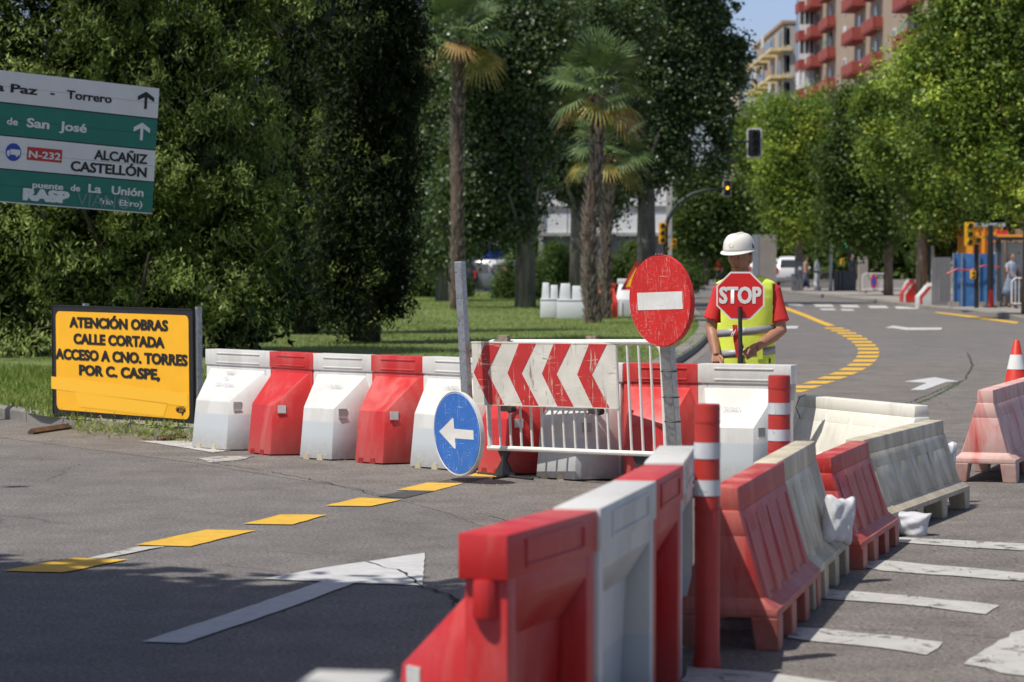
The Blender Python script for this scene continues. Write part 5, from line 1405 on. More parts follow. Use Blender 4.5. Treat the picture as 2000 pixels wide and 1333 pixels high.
# ---- trees standing left of the view whose crowns shade the foreground lane, then two added to block sky
def shade_tree(label, x, y, blobs, n, r, flat=1):
    t = thing('plane_tree', label, 'tree', (x, y, 0), group='plane trees shading the lane')
    trunk(t, [(0, 0, -.1), (.05, 0, 2), (0, .1, 4), (.1, 0, 5.5)], [.26, .22, .18, .08], M['bark_plane'], limbs(0, 0, 3.3, 6, 2.2, 1.8, .09))
    crown(t, [(b[0]-x, b[1]-y, *b[2:]) for b in blobs], n, 13, .26, .15, .8, LM['streetdark'], shell=.3)
shade_tree('plane tree left of the picture whose shade covers the painted arrow shaft', -6.3, 6.2, [(-6.2, 8.9, 6.6, 2.6, 2.3, 1.3), (-8.5, 8.3, 6.4, 2.6, 2.2, 1.3), (-4.6, 9.4, 6.3, 1.6, 2.0, 1.0), (-6.6, 5.6, 6.6, 2.6, 2.6, 1.4), (-5.5, 6.0, 6.2, 1.6, 2.4, 1.0), (-6, 2, 6.4, 2.2, 2.8, 1.2), (-8.6, 5, 6.4, 2.4, 3, 1.3)], 4200, 1)
shade_tree('plane tree left of the picture throwing thin streaks of shade across the lane', -9.6, 15.5, [(-8.8, 16.5, 6.6, 1.6, .5, .3), (-8.6, 14.6, 6.4, 1.9, .45, .25), (-10.5, 13, 6.6, 2.0, 1.0, 1.2), (-8.4, 13.2, 6.2, 1.7, .25, .2), (-11.5, 15.5, 6.6, 2.0, 1.6, 1.2), (-9.2, 17.8, 6.2, 1.5, .3, .2)], 800, 1)

shade_tree('unseen tallest plane tree added at the left to block sky light over the lane', -10.5, 3.5, [(-9.4, 4.0, 9.6, 2.8, 3.0, 1.6), (-12, 6.5, 9.4, 3.2, 2.8, 1.8), (-12, 1.5, 9.5, 3.4, 3.4, 1.8), (-8.8, -1.5, 9.5, 3.2, 3.0, 1.8), (-14.5, 5, 8.5, 3, 4, 2.4)], 2300, 1)  # out of view, added so its high crown darkens the lane's shade
shade_tree('unseen plane tree added on the right and behind the viewer to block sky light', 6.2, -.5, [(5.6, 2.4, 7.0, 2.3, 2.4, 1.6), (7.5, -1, 7.2, 3.0, 3.0, 1.8), (9.5, 3.5, 7.2, 3.0, 2.8, 1.8), (3.0, -4.5, 7.4, 3.2, 2.4, 1.7), (-2.5, -5.5, 7.6, 3.6, 2.6, 1.8)], 2100, 1)  # crowns added around the camera to cut sky fill

# ---- grass
def grass(name, polys, dens, h, label):
    P = []
    for (x0, x1, y0, y1, test) in polys:
        n = int((x1-x0)*(y1-y0)*dens); xy = np.stack([rng.uniform(x0, x1, n), rng.uniform(y0, y1, n)], 1)
        P.append(xy[[test(a, b) for a, b in xy]])
    P = np.concatenate(P); n = len(P)
    hh = h*rng.uniform(.35, 1.25, n)*(1+.4*np.sin(P[:, 0]*2.1+P[:, 1])); a = rng.uniform(0, 6.283, n); w_ = h*.11
    dx = np.cos(a)*w_; dy = np.sin(a)*w_; lx = rng.normal(0, .35, n)*hh; ly = rng.normal(0, .35, n)*hh; z = np.full(n, .10)
    v = np.stack([np.stack([P[:, 0]-dx, P[:, 1]-dy, z], 1), np.stack([P[:, 0]+dx, P[:, 1]+dy, z], 1), np.stack([P[:, 0]+lx, P[:, 1]+ly, z+hh], 1)], 1).reshape(-1)
    me = bpy.data.meshes.new(name); me.vertices.add(3*n); me.vertices.foreach_set('co', v); me.loops.add(3*n); me.loops.foreach_set('vertex_index', np.arange(3*n, dtype=np.int32))
    me.polygons.add(n); me.polygons.foreach_set('loop_start', np.arange(0, 3*n, 3, dtype=np.int32)); me.polygons.foreach_set('loop_total', np.full(n, 3, dtype=np.int32)); me.update(calc_edges=True)
    pt = .42+.2*np.sin(P[:, 0]*.9+1.3*np.sin(P[:, 1]*.35))*np.cos(P[:, 1]*.22)
    at = me.attributes.new('tint', 'FLOAT', 'FACE'); at.data.foreach_set('value', np.clip(pt+rng.normal(0, .2, n), 0, 1).astype(np.float32)); me.materials.append(LM['grass'])
    o = link(name, me); o['kind'] = 'stuff'; o['label'] = label; return o
KA = np.array([(p.x, p.y) for p in KL]+[(p.x, p.y) for p in far])
def inside(x, y):
    c = False; j = len(KA)-1
    for i in range(len(KA)):
        if (KA[i, 1] > y) != (KA[j, 1] > y) and x < (KA[j, 0]-KA[i, 0])*(y-KA[i, 1])/(KA[j, 1]-KA[i, 1])+KA[i, 0]: c = not c
        j = i
    return c
yk = D(204)
grass('verge_grass', [(-7.6, -2.0, yk-3.2, yk+9, inside)], 1000, .11, 'longer grass on the verge behind the yellow board')
grass('lawn_grass', [(-8, 6.0, 38, 62, inside)], 150, .055, 'mown lawn under the palms')
grass('far_lawn_grass', [(-10, 6.5, 62, 108, inside)], 60, .07, 'mown lawn beyond the palms')
# weeds in the kerb joint under the yellow board
wp = []; 
for k in range(120):
    f = random.random(); p = G(150+230*f+random.uniform(-12, 12), 846+14*f+random.uniform(-8, 8)); wp.append((p.x, p.y))
cen = np.array([(x, y, (.02+random.random()*.09) if True else 0) for x, y in wp for q in range(9)])+rng.normal(0, .03, (120*9, 3))
wd_ = link('kerb_weeds', leaf_mesh('kerb_weeds', cen, rng.normal(size=cen.shape)+np.array([0, -1, .2]), .022*rng.uniform(.5, 1.6, len(cen)), .25, np.clip(rng.normal(.6, .25, len(cen)), 0, 1), LM['grass'])); wd_['kind'] = 'stuff'; wd_['label'] = 'weeds growing in the kerb joint below the yellow board'

# ================================================================ BUILDINGS
def brickmat(name, c1, c2, mortar, s=1.0):
    m, nt, b = base(name, .85)
    tc = _n(nt, 'ShaderNodeTexCoord'); mp = _n(nt, 'ShaderNodeMapping'); mp.inputs['Rotation'].default_value = (R(90), 0, R(90)); nt.links.new(tc.outputs['Object'], mp.inputs[0])
    br = _n(nt, 'ShaderNodeTexBrick'); br.inputs['Scale'].default_value = s*4; br.inputs['Color1'].default_value = (*c1, 1); br.inputs['Color2'].default_value = (*c2, 1); br.inputs['Mortar'].default_value = (*mortar, 1)
    nt.links.new(mp.outputs[0], br.inputs['Vector']); n = noise(nt, tc.outputs['Object'], .5, 5)
    nt.links.new(mixc(nt, .35, br.outputs[0], ramp(nt, n, [(.3, tuple(c*.7 for c in c1)), (.7, c2)])), b.inputs['Base Color']); return m
M['brick'] = brickmat('tan brick', (.34, .20, .12), (.42, .27, .16), (.38, .32, .25))
M['red_render'] = mat('red painted parapet', (.30, .062, .048), .8, 0, .12, .7)
M['beige'] = mat('beige render', (.44, .38, .30), .85, 0, .08, .4)
M['concrete_grey'] = mat('grey render', (.40, .40, .38), .85, 0, .12, .4)
M['tan_block'] = mat('tan render', (.40, .27, .17), .85, 0, .1, .5)
M['cream_band'] = mat('cream slab edge', (.66, .55, .30), .8, 0, .08, .6)
M['white_frame'] = mat('white window frame', (.72, .73, .72), .5, 0, .05)
M['blind'] = mat('pale blind', (.62, .62, .58), .7, 0, .1, 2)
M['green_awning'] = mat('green awning', (.02, .19, .13), .8, 0, .1)
M['window_glass'] = mat('window glass', (.06, .075, .085), .15, 0, .3, .5, spec=.8)
M['pale_blue'] = mat('pale blue render', (.42, .46, .50), .85, 0, .06, .4); M['pale_cream'] = mat('pale cream render', (.66, .58, .42), .85, 0, .05, .4)
def bxo(name, c, d, m, p): mb = MB(); mb.box(c, d); return mb.build(name, m, p)

# red-balconied brick block: long side faces the avenue at left
x0 = 31.4; ys, ye = D(19.0), D(29.0); y_near, y_far = D(30), D(18.6)
t = thing('apartment_building', 'tall brick apartment block with red balconies rising above the street trees', 'building', (x0, y_near, 0))
LY = y_far-y_near
bxo('wall', (9, LY/2, 20), (18, LY, 40), M['brick'], t)
st = 3.0
for fl in range(4, 13):
    z = fl*st
    for k in range(9):
        yy = LY-6-k*(LY-8)/9; wv = (LY-8)/9
        if k % 3 == 2:      # glazed recess with pale frames
            f = bxo('window', (-.02, yy, z+1.4), (.10, 1.7, 1.9), M['white_frame'], t); bxo('pane', (-.09, yy, z+1.4), (.04, 1.4, 1.6), M['window_glass'] if (fl+k) % 3 else M['blind'], f)
            continue
        jut = 1.25 if k % 3 == 0 else .85
        b = bxo('balcony', (-jut/2, yy, z), (jut, wv*.72, .16), M['red_render'], t)
        bxo('parapet', (-jut+.05, yy, z+.52), (.10, wv*.72, 1.0), M['red_render'], b)
        bxo('side_wall', (-jut/2, yy-wv*.36+.05, z+.52), (jut-.12, .10, 1.0), M['red_render'], b)
        bxo('balcony_door', (-.03, yy, z+1.25), (.12, 1.6, 2.2), M['window_glass'], t)
        if (fl*7+k*5) % 6 == 0:
            mb = MB(); mb.hull([(-.1, yy-.9, z+2.8), (-.1, yy+.9, z+2.8), (-jut, yy-.9, z+1.3), (-jut, yy+.9, z+1.3), (-.1, yy-.9, z+2.75), (-.1, yy+.9, z+2.75), (-jut, yy-.9, z+1.25), (-jut, yy+.9, z+1.25)]); mb.build('awning', M['green_awning'], b)
        if (fl*5+k*3) % 5 == 0: bxo('laundry', (-jut-.04, yy+.2, z+.9), (.04, .8, .9), M['blind'], b)
    # near gable windows
    for q in range(4):
        f = bxo('window', (1.6+q*3.4, -.03, z+1.5), (1.5, .10, 1.7), M['white_frame'], t); bxo('pane', (1.6+q*3.4, -.10, z+1.5), (1.2, .04, 1.4), M['window_glass'], f)
    # corner glazing tower at the far end
    yy = LY-2.0
    b = bxo('glazed_bay', (-.95, yy, z+.5), (1.7, 3.4, 1.0), M['red_render'] if fl % 1 == 0 else M['brick'], t)
    g = bxo('bay_glazing', (-.92, yy, z+2.0), (1.56, 3.2, 2.0), M['white_frame'] if fl == 6 else M['window_glass'], t)
    for q in (-.76, -.25, .25, .76): bxo('mullion', (-.92+q, yy-1.63, z+2.0), (.10, .08, 2.0), M['white_frame'], g)
    bxo('bay_sill', (-.92, yy-1.66, z+1.35), (1.6, .06, .6), M['white_frame'], g)
# beige block behind
y_near, y_far = D(17.6), D(15.7); t = thing('apartment_building', 'beige apartment block with cream balcony bands left of the red-balconied one', 'building', (30.0, y_near, 0)); LY = y_far-y_near
bxo('wall', (6+.0, LY/2, 13.7), (12, LY, 27.4), M['beige'], t)
bxo('gable_panel', (1.4, -.06, 13.7), (2.0, .1, 27.2), M['concrete_grey'], t)
bxo('roof_edge', (6, LY/2, 27.6), (12.4, LY+.4, .35), M['tan_block'], t)
for fl in range(3, 9):
    z = fl*st+.5
    for k in range(4):
        yy = 3+k*(LY-6)/3.4; f = bxo('window', (-.02, yy, z+1.4), (.12, 3.2, 1.8), M['window_glass'], t)
        b = bxo('balcony', (-.7, yy, z+.1), (1.4, 6.2, .35), M['cream_band'], t); bxo('railing', (-1.33, yy, z+.7), (.08, 6.0, .8), M['tan_block'] if (k+fl) % 2 else M['glass'], b)
        if (k+fl) % 3 == 0: bxo('blind', (-1.2, yy, z+1.9), (.05, 2.6, 1.4), M['blind'], b)
    bxo('corner_slab', (.25, -.30, z+.1), (1.3, .6, .35), M['cream_band'], t)
    bxo('corner_loggia', (.38, -.06, z+1.5), (.7, .10, 1.9), M['window_glass'], t)
# far slab block
t = thing('apartment_building', 'narrow pale blue and cream block farthest down the avenue beside the sky', 'building', (W(1437, 400, D(13.8)).x, D(13.8), 0))
bxo('wall', (2.1, 5, 14.4), (3.4, 10, 28.8), M['pale_blue'], t); bxo('end_wall', (.2, 4.8, 14.1), (.4, 10, 28.2), M['pale_cream'], t)
for z in (20, 23, 26):
    for q in (1.2, 2.6): f = bxo('window', (q, -.05, z), (.8, .1, 1.3), M['window_glass'], t)
# white showroom building behind the lawn
yb = D(40); a = W(1060, 500, yb); b = W(1302, 500, yb); wd_ = b.x-a.x
M['white_wall'] = mat('white cladding', (.78, .79, .80), .5, 0, .04, .6); M['grey_wall'] = mat('grey plinth', (.20, .20, .21), .8, 0, .1, .7)
t = thing('showroom_building', 'low building with white cladding seen under the poplar crowns', 'building', (a.x, yb, 0))
bxo('wall', (wd_/2, 4, 1.35), (wd_, 8, 2.7), M['grey_wall'], t)
n = 5
for k in range(n):
    bxo('cladding_panel', (wd_*(k+.5)/n, -.1, 3.9-.0), (wd_/n-.05, .12, 2.2), M['white_wall'], t)
bxo('upper_wall', (wd_/2, 4, 3.9), (wd_-.02, 7.9, 2.4), M['concrete_grey'], t)
bxo('lower_trim', (wd_/2, -.2, 2.72), (wd_+.3, .25, .16), M['concrete_grey'], t); bxo('corner_post', (wd_+.1, -.1, 2.6), (.28, .4, 5.2), M['concrete_grey'], t); bxo('corner_post', (-.1, -.1, 2.6), (.2, .4, 5.2), M['concrete_grey'], t)
bxo('mid_band', (wd_/2, -.19, 4.0), (wd_, .06, .22), M['grey_wall'], t)
t = thing('white_building', 'pale house corner glimpsed between dark trunks left of the oleander', 'building', (W(955, 520, D(42)).x, D(42), 0))
bxo('wall', (0, 3, 1.4), (1.6, 6, 2.8), M['pale_blue'], t); bxo('door', (.2, -.04, 1.0), (.8, .08, 2.0), M['dir_blue'], t)
# concrete pillar wall on the avenue
t = thing('concrete_pillar', 'pale concrete pillar wall beside the parked cars', 'wall', (W(1498, 560, D(37)).x, D(37), .1))
bxo('slab', (0, 0, 1.35), (.95, .5, 2.7), M['paving'], t); bxo('steel_edge', (-.62, -.05, 1.35), (.3, .45, 2.7), M['steel'], t)

# ================================================================ CARS
M['car_white'] = mat('white car paint', (.72, .73, .74), .25, 0, .02); M['car_grey'] = mat('grey car paint', (.16, .17, .19), .3, .3, .03); M['car_dark'] = mat('dark car paint', (.03, .03, .045), .3, .3, .03)
M['tyre'] = mat('tyre', (.02, .02, .02), .8, 0, .2); M['rim'] = mat('alloy rim', (.4, .4, .42), .35, .7, .1); M['lamp_red'] = mat('tail lamp', (.45, .02, .02), .3, 0, .05); M['headlamp'] = mat('head lamp', (.6, .62, .65), .15, 0, .05); M['plate'] = mat('number plate', (.6, .62, .66), .5, 0, .03)
def car(label, loc, rz, paint, van=0):
    t = thing('parked_car', label, 'car', loc, rz, group='cars parked along the avenue'); H = 1.50+van*.3
    # stations along local Y: -2.1 is the tail, facing the camera
    st_ = [(-2.05, .62, .95, .70, .60), (-1.98, .34, 1.02, .82, .68), (-1.75, .26, H*.93, .86, .60), (-1.2, .24, H, .88, .62), (-.2, .24, H, .88, .62), (.35, .24, H*.93, .88, .60), (1.05, .24, 1.02, .87, .72), (1.75, .28, .88, .84, .70), (2.05, .40, .72, .74, .62)]
    rings = []
    for y, z0, z1, hw, tw in st_:
        belt = min(.92, z1-.02); rings.append([(-hw*.95, y, z0), (-hw, y, z0+.25*(belt-z0)), (-hw, y, belt), (-tw, y, z1), (-tw*.5, y, z1+.03), (tw*.5, y, z1+.03), (tw, y, z1), (hw, y, belt), (hw, y, z0+.25*(belt-z0)), (hw*.95, y, z0)])
    mb = MB(); mb.loft(rings); mb.build('body', paint, t, smooth=True, bevel=.02)
    mb = MB(); mb.poly([(-.60, -2.008, 1.02), (.60, -2.008, 1.02), (.52, -1.80, H*.90), (-.52, -1.80, H*.90)]); o = mb.build('rear_window', M['glass'], t); o.modifiers.new('s', 'SOLIDIFY').thickness = -.02
    mb = MB(); mb.poly([(-.62, .98, 1.06), (.62, .98, 1.06), (.54, .42, H*.93), (-.54, .42, H*.93)]); o = mb.build('windscreen', M['glass'], t); o.modifiers.new('s', 'SOLIDIFY').thickness = .04
    for s in (-1, 1):
        for y0, y1 in ((-1.5, -.55), (-.48, .45)):
            mb = MB(); q = [(s*.884, y0, .95), (s*.884, y1, .95), (s*.655, y1-.12, H*.93), (s*.655, y0+.08, H*.93)]
            mb.hull([(x+s*.006, y, z) for x, y, z in q]+[(x-s*.02, y, z) for x, y, z in q]); mb.build('side_window', M['glass'], t)
        mb = MB(); mb.box((s*.72, -2.00, .86), (.16, .12, .34)); mb.build('tail_light', M['lamp_red'], t)
        mb = MB(); mb.box((s*.62, 1.96, .66), (.26, .16, .14)); mb.build('headlight', M['headlamp'], t)
        mb = MB(); mb.hull([(s*.88, .62, .95), (s*1.02, .62, .97), (s*.88, .74, .95), (s*1.02, .72, .97), (s*.90, .62, 1.08), (s*1.02, .62, 1.08), (s*.9, .70, 1.08), (s*1.0, .70, 1.08)]); mb.build('wing_mirror', paint, t)
        for y in (-1.3, 1.3):
            mb = MB(); mb.tube([(s*.70, y, .32), (s*.90, y, .32)], .32, 22); wh = mb.build('wheel', M['tyre'], t, smooth=True); mb = MB(); mb.tube([(s*.895, y, .32), (s*.908, y, .32)], .20, 18); mb.build('rim', M['rim'], wh)
    mb = MB(); mb.box((0, -2.09, .62), (.52, .02, .12)); mb.build('number_plate', M['plate'], t)
    mb = MB(); mb.box((0, -2.03, .42), (1.5, .14, .16)); mb.build('bumper', paint if not van else M['grey_wall'], t)
    return t
car('white hatchback behind the grey ticket machine', Vector((W(1546, 572, D(35)).x, D(35), 0)), R(-8), M['car_white'], .4)
car('white car just beyond the hatchback with its roof showing', Vector((W(1536, 560, D(32)).x, D(32), 0)), R(-8), M['car_white'])
car('grey car left of the white hatchback', Vector((W(1518, 560, D(29)).x, D(29), 0)), R(-8), M['car_grey'])
car('white car close behind the worker shoulder', Vector((W(1493, 560, D(31)).x, D(31), 0)), R(-10), M['car_white'])
car('white car far off left of the worker', Vector((W(1352, 560, D(27)).x, D(27), 0)), R(15), M['car_white'])
car('dark car under the trees left of the pale poplar trunk', Vector((W(940, 560, D(45)).x, D(45), 0)), R(80), M['car_grey'])
car('dark parked car deep in shade left of the palm', Vector((W(845, 560, D(45)).x, D(45), 0)), R(80), M['car_dark'])

# ================================================================ STREET FURNITURE
M['signal_yellow'] = mat('signal yellow', (.72, .40, .01), .45, 0, .05); M['signal_black'] = mat('signal black', (.015, .015, .02), .5, 0, .1); M['dark_green_pole'] = mat('dark green pole', (.02, .035, .03), .5, .2, .1); M['grey_pole'] = mat('grey pole', (.36, .37, .38), .5, .4, .1)
M['box_grey'] = mat('grey cabinet', (.13, .14, .155), .6, 0, .06); M['bin_dark'] = mat('dark bin', (.045, .05, .06), .6, 0, .1); M['hoarding_blue'] = mat('blue hoarding sheet', (.045, .17, .42), .6, 0, .12, 1.2, dirt=(.10, .26, .50), dirt_amt=.3, dscale=1.6)
M['orange_box'] = mat('orange container', (.85, .33, .03), .6, 0, .05); M['shelter_dark'] = mat('shelter frame', (.07, .08, .09), .5, .3, .05); M['shelter_panel'] = mat('shelter panel', (.55, .60, .60), .3, 0, .04, 1); M['ad_red'] = mat('red and white fascia', (.62, .03, .04), .6, 0, .05)
def emat(name, col, st):
    m, nt, b = base(name, .4); b.inputs['Base Color'].default_value = (*col, 1); b.inputs['Emission Color'].default_value = (*col, 1); b.inputs['Emission Strength'].default_value = st; return m
M['lit_amber'] = emat('lit amber lens', (1, .42, .02), 3.0); M['lit_green'] = emat('lit green lens', (.05, .85, .42), 2.0)
def signal(parent, x, z, sc, board=True, lit=None, yellow=False, rz=0, n=3, y=0):
    """three lenses with visors, optionally on a pale edged backing board"""
    h = .30*n*sc; shell = M['signal_yellow'] if yellow else M['signal_black']
    e = bpy.data.objects.new('signal_head', None)
    mb = MB(); mb.prism([(px_*1, pz) for px_, pz in rrect(x-.16*sc, z-h/2, x+.16*sc, z+h/2, .05*sc, 3)], y-.10, y+.12); hd = mb.build('signal_head', shell, parent)
    if board:
        mb = MB(); mb.prism(rrect(x-.28*sc, z-h/2-.10*sc, x+.28*sc, z+h/2+.10*sc, .10*sc), y+.12, y+.15); mb.build('backing_edge', M['white_edge'], hd)
        mb = MB(); mb.prism(rrect(x-.23*sc, z-h/2-.05*sc, x+.23*sc, z+h/2+.05*sc, .07*sc), y+.10, y+.118); mb.build('backing_board', M['signal_black'], hd)
    for k in range(n):
        zc = z+h/2-.15*sc-k*.30*sc; mb = MB(); mb.tube([(x, y-.101, zc), (x, y-.125, zc)], .10*sc, 16)
        mb.build('lens', M['lit_amber'] if lit == ('a', k) else (M['lit_green'] if lit == ('g', k) else M['glass']), hd)
        mb = MB(); N = 12
        a = [(x+.115*sc*math.cos(R(-20+220*q/N)), y-.10, zc+.115*sc*math.sin(R(-20+220*q/N))) for q in range(N+1)]; b = [(p[0], y-.10-.20*sc, p[2]) for p in a]
        for q in range(N): mb.poly([a[q], a[q+1], b[q+1], b[q]])
        o = mb.build('visor', shell, hd); o.modifiers.new('s', 'SOLIDIFY').thickness = .012
    return hd
# overhead signal 1 on a straight arm
s = 50; X, Y = W(1262, 560, D(s)).x, D(s); t = thing('traffic_light', 'unlit traffic signal with a pale-edged board on an arm above the avenue, topmost', 'traffic light', (X, Y, .05))
gz = HC+(503-280)/s-.05
mb = MB(); mb.tube([(0, 0, 0), (0, 0, gz)], [.10, .075], 12); mb.tube([(0, 0, gz), (.6, 0, gz+.05), ((1462-1262)/s, 0, gz+.05)], [.06, .05, .045], 10); mb.build('mast', M['dark_green_pole'], t, smooth=True)
signal(t, (1473-1262)/s, gz, 1.05)
# overhead signal 2, lit amber, on a curved arm
s = 42; X, Y = W(1300, 560, D(s)).x, D(s); t = thing('traffic_light', 'traffic signal showing amber on a long curved arm, yellow heads on its pole', 'traffic light', (X, Y, .05)); gz = HC+(503-368)/s-.05
mb = MB(); zz = lambda py: HC+(503-py)/s-.05; xx = lambda px_: (px_-1300)/s
mb.tube([(0, 0, 0), (0, 0, zz(445)), (xx(1304), 0, zz(430)), (xx(1316), 0, zz(408)), (xx(1332), 0, zz(392)), (xx(1352), 0, zz(379)), (xx(1378), 0, zz(372)), (xx(1412), 0, zz(370))], [.12, .11, .10, .095, .09, .08, .07, .06], 10); mb.build('mast', M['dark_green_pole'], t, smooth='all')
signal(t, xx(1420), gz, .72, lit=('a', 1))
signal(t, xx(1294), zz(456), 1.1, board=False, yellow=True); signal(t, xx(1316), zz(476), .7, board=False, yellow=True, n=2); signal(t, xx(1303), zz(486), .7, board=False, yellow=True, n=1)
# smaller lit-green ones
for px_, py, s, lab in ((1441, 429, 30, 'small traffic signal showing green over the worker helmet'), (1651, 480, 42, 'traffic signal showing green on a pole behind the litter bins')):
    X, Y = W(px_+4, 560, D(s)).x, D(s); t = thing('traffic_light', lab, 'traffic light', (X, Y, .05)); z = HC+(503-py)/s-.05
    mb = MB(); mb.tube([(.12, .1, 0), (.12, .1, z+.5)], .06, 8); mb.build('mast', M['dark_green_pole'], t); signal(t, -.1, z+.30, .95, board=False, lit=('g', 2), y=-.05)
    if s == 42: signal(t, -.25, z-.75, .5, board=False, yellow=True, n=2)
# right-hand yellow signal
s = 66; X, Y = (1907-1000)/s, D(s); t = thing('traffic_light', 'yellow-bodied traffic light on a dark pole in front of the blue hoarding', 'traffic light', (X, Y, .1)); zz = lambda py: HC+(503-py)/s-.1; xx = lambda px_: (px_-1907)/s
mb = MB(); mb.tube([(0, 0, 0), (0, 0, zz(462))], .07, 10); mb.build('mast', M['signal_black'], t, smooth=True)
signal(t, xx(1892), zz(458), .80, board=False, yellow=True, y=-.05); signal(t, xx(1908), zz(470), .8, board=False, yellow=True, n=1, y=.0); signal(t, xx(1899), zz(537), .42, board=False, yellow=True, n=2, y=-.08)
# traffic light column by the showroom
s = 38; t = thing('utility_pole', 'tall dark pole behind the no entry sign beside the white building', 'pole', ((1296-1000)/s+.0, D(s)+3, .05)); mb = MB(); mb.tube([(0, 0, 0), (0, 0, 5.2)], .17, 10); mb.build('shaft', M['dark_green_pole'], t)
# poles
for px_, py0, py1, s, r, m, lab in ((1622.5, 578, 452, 44, .075, 'grey_pole', 'thin pale steel post left of the litter bins'), (1821, 590, 480, 60, .07, 'grey_pole', 'pale grey post right of the street tree trunk'),
                                  (1816, 585, 330, 59, .06, 'dark_green_pole', 'dark lamp column behind the white block'), (1934, 600, 440, 65, .10, 'signal_black', 'thick dark pole in front of the orange container'),
                                  (1693, 570, 455, 44, .06, 'signal_black', 'dark sign pole right of the pale cabinet'), (1964, 590, 470, 64, .07, 'bark_plane', 'slim trunk-like post in front of the bus shelter')):
    X, Y = (px_-1000)/s, D(s); t = thing('street_pole', lab, 'pole', (X, Y, .1)); mb = MB(); z1 = HC+(503-py1)/s-.1; mb.tube([(0, 0, 0), (0, 0, z1*.5), (0, 0, z1)], [r, r, r*.8], 10); mb.build('shaft', M[m], t, smooth=True)
    mb = MB(); mb.tube([(0, 0, 0), (0, 0, .04)], r*2.2, 10); mb.build('base_plate', M[m], t)
# street lamp with a curved arm
s = 58; t = thing('street_lamp', 'grey street lamp with a short flat arm among the right-hand crowns', 'street lamp', ((1797-1000)/s, D(s), .1)); zt = HC+(503-298)/s-.1
mb = MB(); mb.tube([(0, 0, 0), (0, 0, zt*.7), (-.05, 0, zt-.15), (-.2, 0, zt), (-.45, 0, zt+.04)], [.08, .06, .05, .04, .035], 10); mb.build('column', M['grey_pole'], t, smooth='all')
mb = MB(); mb.hull([(-.40, -.09, zt), (-.40, .09, zt), (-.40, 0, zt+.12), (-.75, -.06, zt+.05), (-.75, .06, zt+.05), (-.72, 0, zt+.10)]); mb.build('lamp_head', M['steel'], t)
# cabinets and bins
def cab(name, label, cat, px0, px1, ptop, pbot, s, m, extra=None, dep=.4, group=None):
    X, Y = ((px0+px1)/2-1000)/s, D(s); w_ = (px1-px0)/s; h = (pbot-ptop)/s; t = thing(name, label, cat, (X, Y, HC-(pbot-503)/s if False else .1), group=group)
    mb = MB(); mb.box((0, 0, h/2), (w_, dep, h)); mb.build('body', m, t, bevel=.015)
    mb = MB(); mb.box((0, 0, h+.02), (w_*1.06, dep*1.08, .05)); mb.build('lid', m, t)
    if extra: mb = MB(); mb.box((extra[0]*w_, -dep/2-.01, h*extra[1]), (w_*.45, .02, w_*.45)); mb.build('panel', M['white_frame'], t)
    return t
cab('ticket_machine', 'tall grey ticket machine with a white notice in front of the white car', 'machine', 1553, 1568, 516, 574, 44, M['box_grey'], (.1, .77))
cab('utility_cabinet', 'lower dark grey cabinet against the left of the ticket machine', 'cabinet', 1546, 1555, 542, 574, 44, M['box_grey'])
for k, (a, b, tp) in enumerate(((1629, 1636, 541), (1637, 1644, 540), (1645, 1671, 540))):
    cab('litter_bin', ('narrow dark bin, leftmost of the three', 'narrow dark bin in the middle of the three', 'broad dark container right of the two narrow bins')[k], 'bin', a, b, tp, 578, 44, M['bin_dark'], group='dark bins on the pavement')
cab('utility_cabinet', 'tall pale cabinet left of the white crowd barrier with a no parking plate', 'cabinet', 1676, 1694, 513, 581, 46, M['paving'])
t = thing('bollard', 'white round bollard left of the bins', 'bollard', ((1595-1000)/43, D(43), .1)); mb = MB(); mb.tube([(0, 0, 0), (0, 0, 1.1), (0, 0, 1.3), (0, 0, 1.4)], [.13, .13, .09, .03], 12); mb.build('shaft', M['cone_white'], t, smooth=True); mb = MB(); mb.tube([(0, 0, .8), (0, 0, .88)], .135, 12); mb.build('dark_ring', M['signal_black'], t)
def fence_unit(label, px0, px1, ptop, pbot, s, m, z0=.1, rz=0, nb=12, grp='far crowd barriers'):
    X, Y = (px0-1000)/s, D(s); w_ = (px1-px0)/s/math.cos(rz) if rz else (px1-px0)/s; h = (pbot-ptop)/s
    t = thing('crowd_barrier', label, 'barrier', (X, Y, z0), rz, group=grp); mb = MB()
    mb.tube([(0, 0, .15), (0, 0, h-.1), (.1, 0, h), (w_-.1, 0, h), (w_, 0, h-.1), (w_, 0, .15), (0, 0, .15)], .022, 6); mb.build('frame', m, t)
    bb = MB(); bb.tube([(0, 0, .15), (0, 0, h)], .012, 5); bm2 = bb.mesh('bar', m)
    for k in range(1, nb): o = link('bar', bm2, t); o.location = (w_*k/nb, 0, 0)
    for f in (.15, .85): mb = MB(); mb.hull([(w_*f-.02, -.25, 0), (w_*f+.02, -.25, 0), (w_*f-.02, .25, 0), (w_*f+.02, .25, 0), (w_*f-.02, 0, .16), (w_*f+.02, 0, .16)]); mb.build('foot', M['bin_dark'], t)
    return t
t = fence_unit('cream crowd barrier with a blue and red parking plate beside the street tree', 1684, 1731, 538, 577, 47, M['cone_white'])
mb = MB(); mb.prism([(.47+.14*math.cos(a), .50+.30*math.sin(a)) for a in [2*math.pi*k/20 for k in range(20)]], -.06, -.04); mb.build('plate', M['dir_red'], t); mb = MB(); mb.prism([(.47+.085*math.cos(a), .50+.20*math.sin(a)) for a in [2*math.pi*k/20 for k in range(20)]], -.07, -.06); mb.build('plate_centre', M['dir_blue'], t)
fence_unit('dull crowd barrier between the white bollard and the bins', 1598, 1624, 541, 578, 44, M['paving'], nb=8)
fence_unit('white crowd barrier at the right edge in front of the woman', 1976, 2040, 558, 618, 67, M['cone_white'], nb=9)
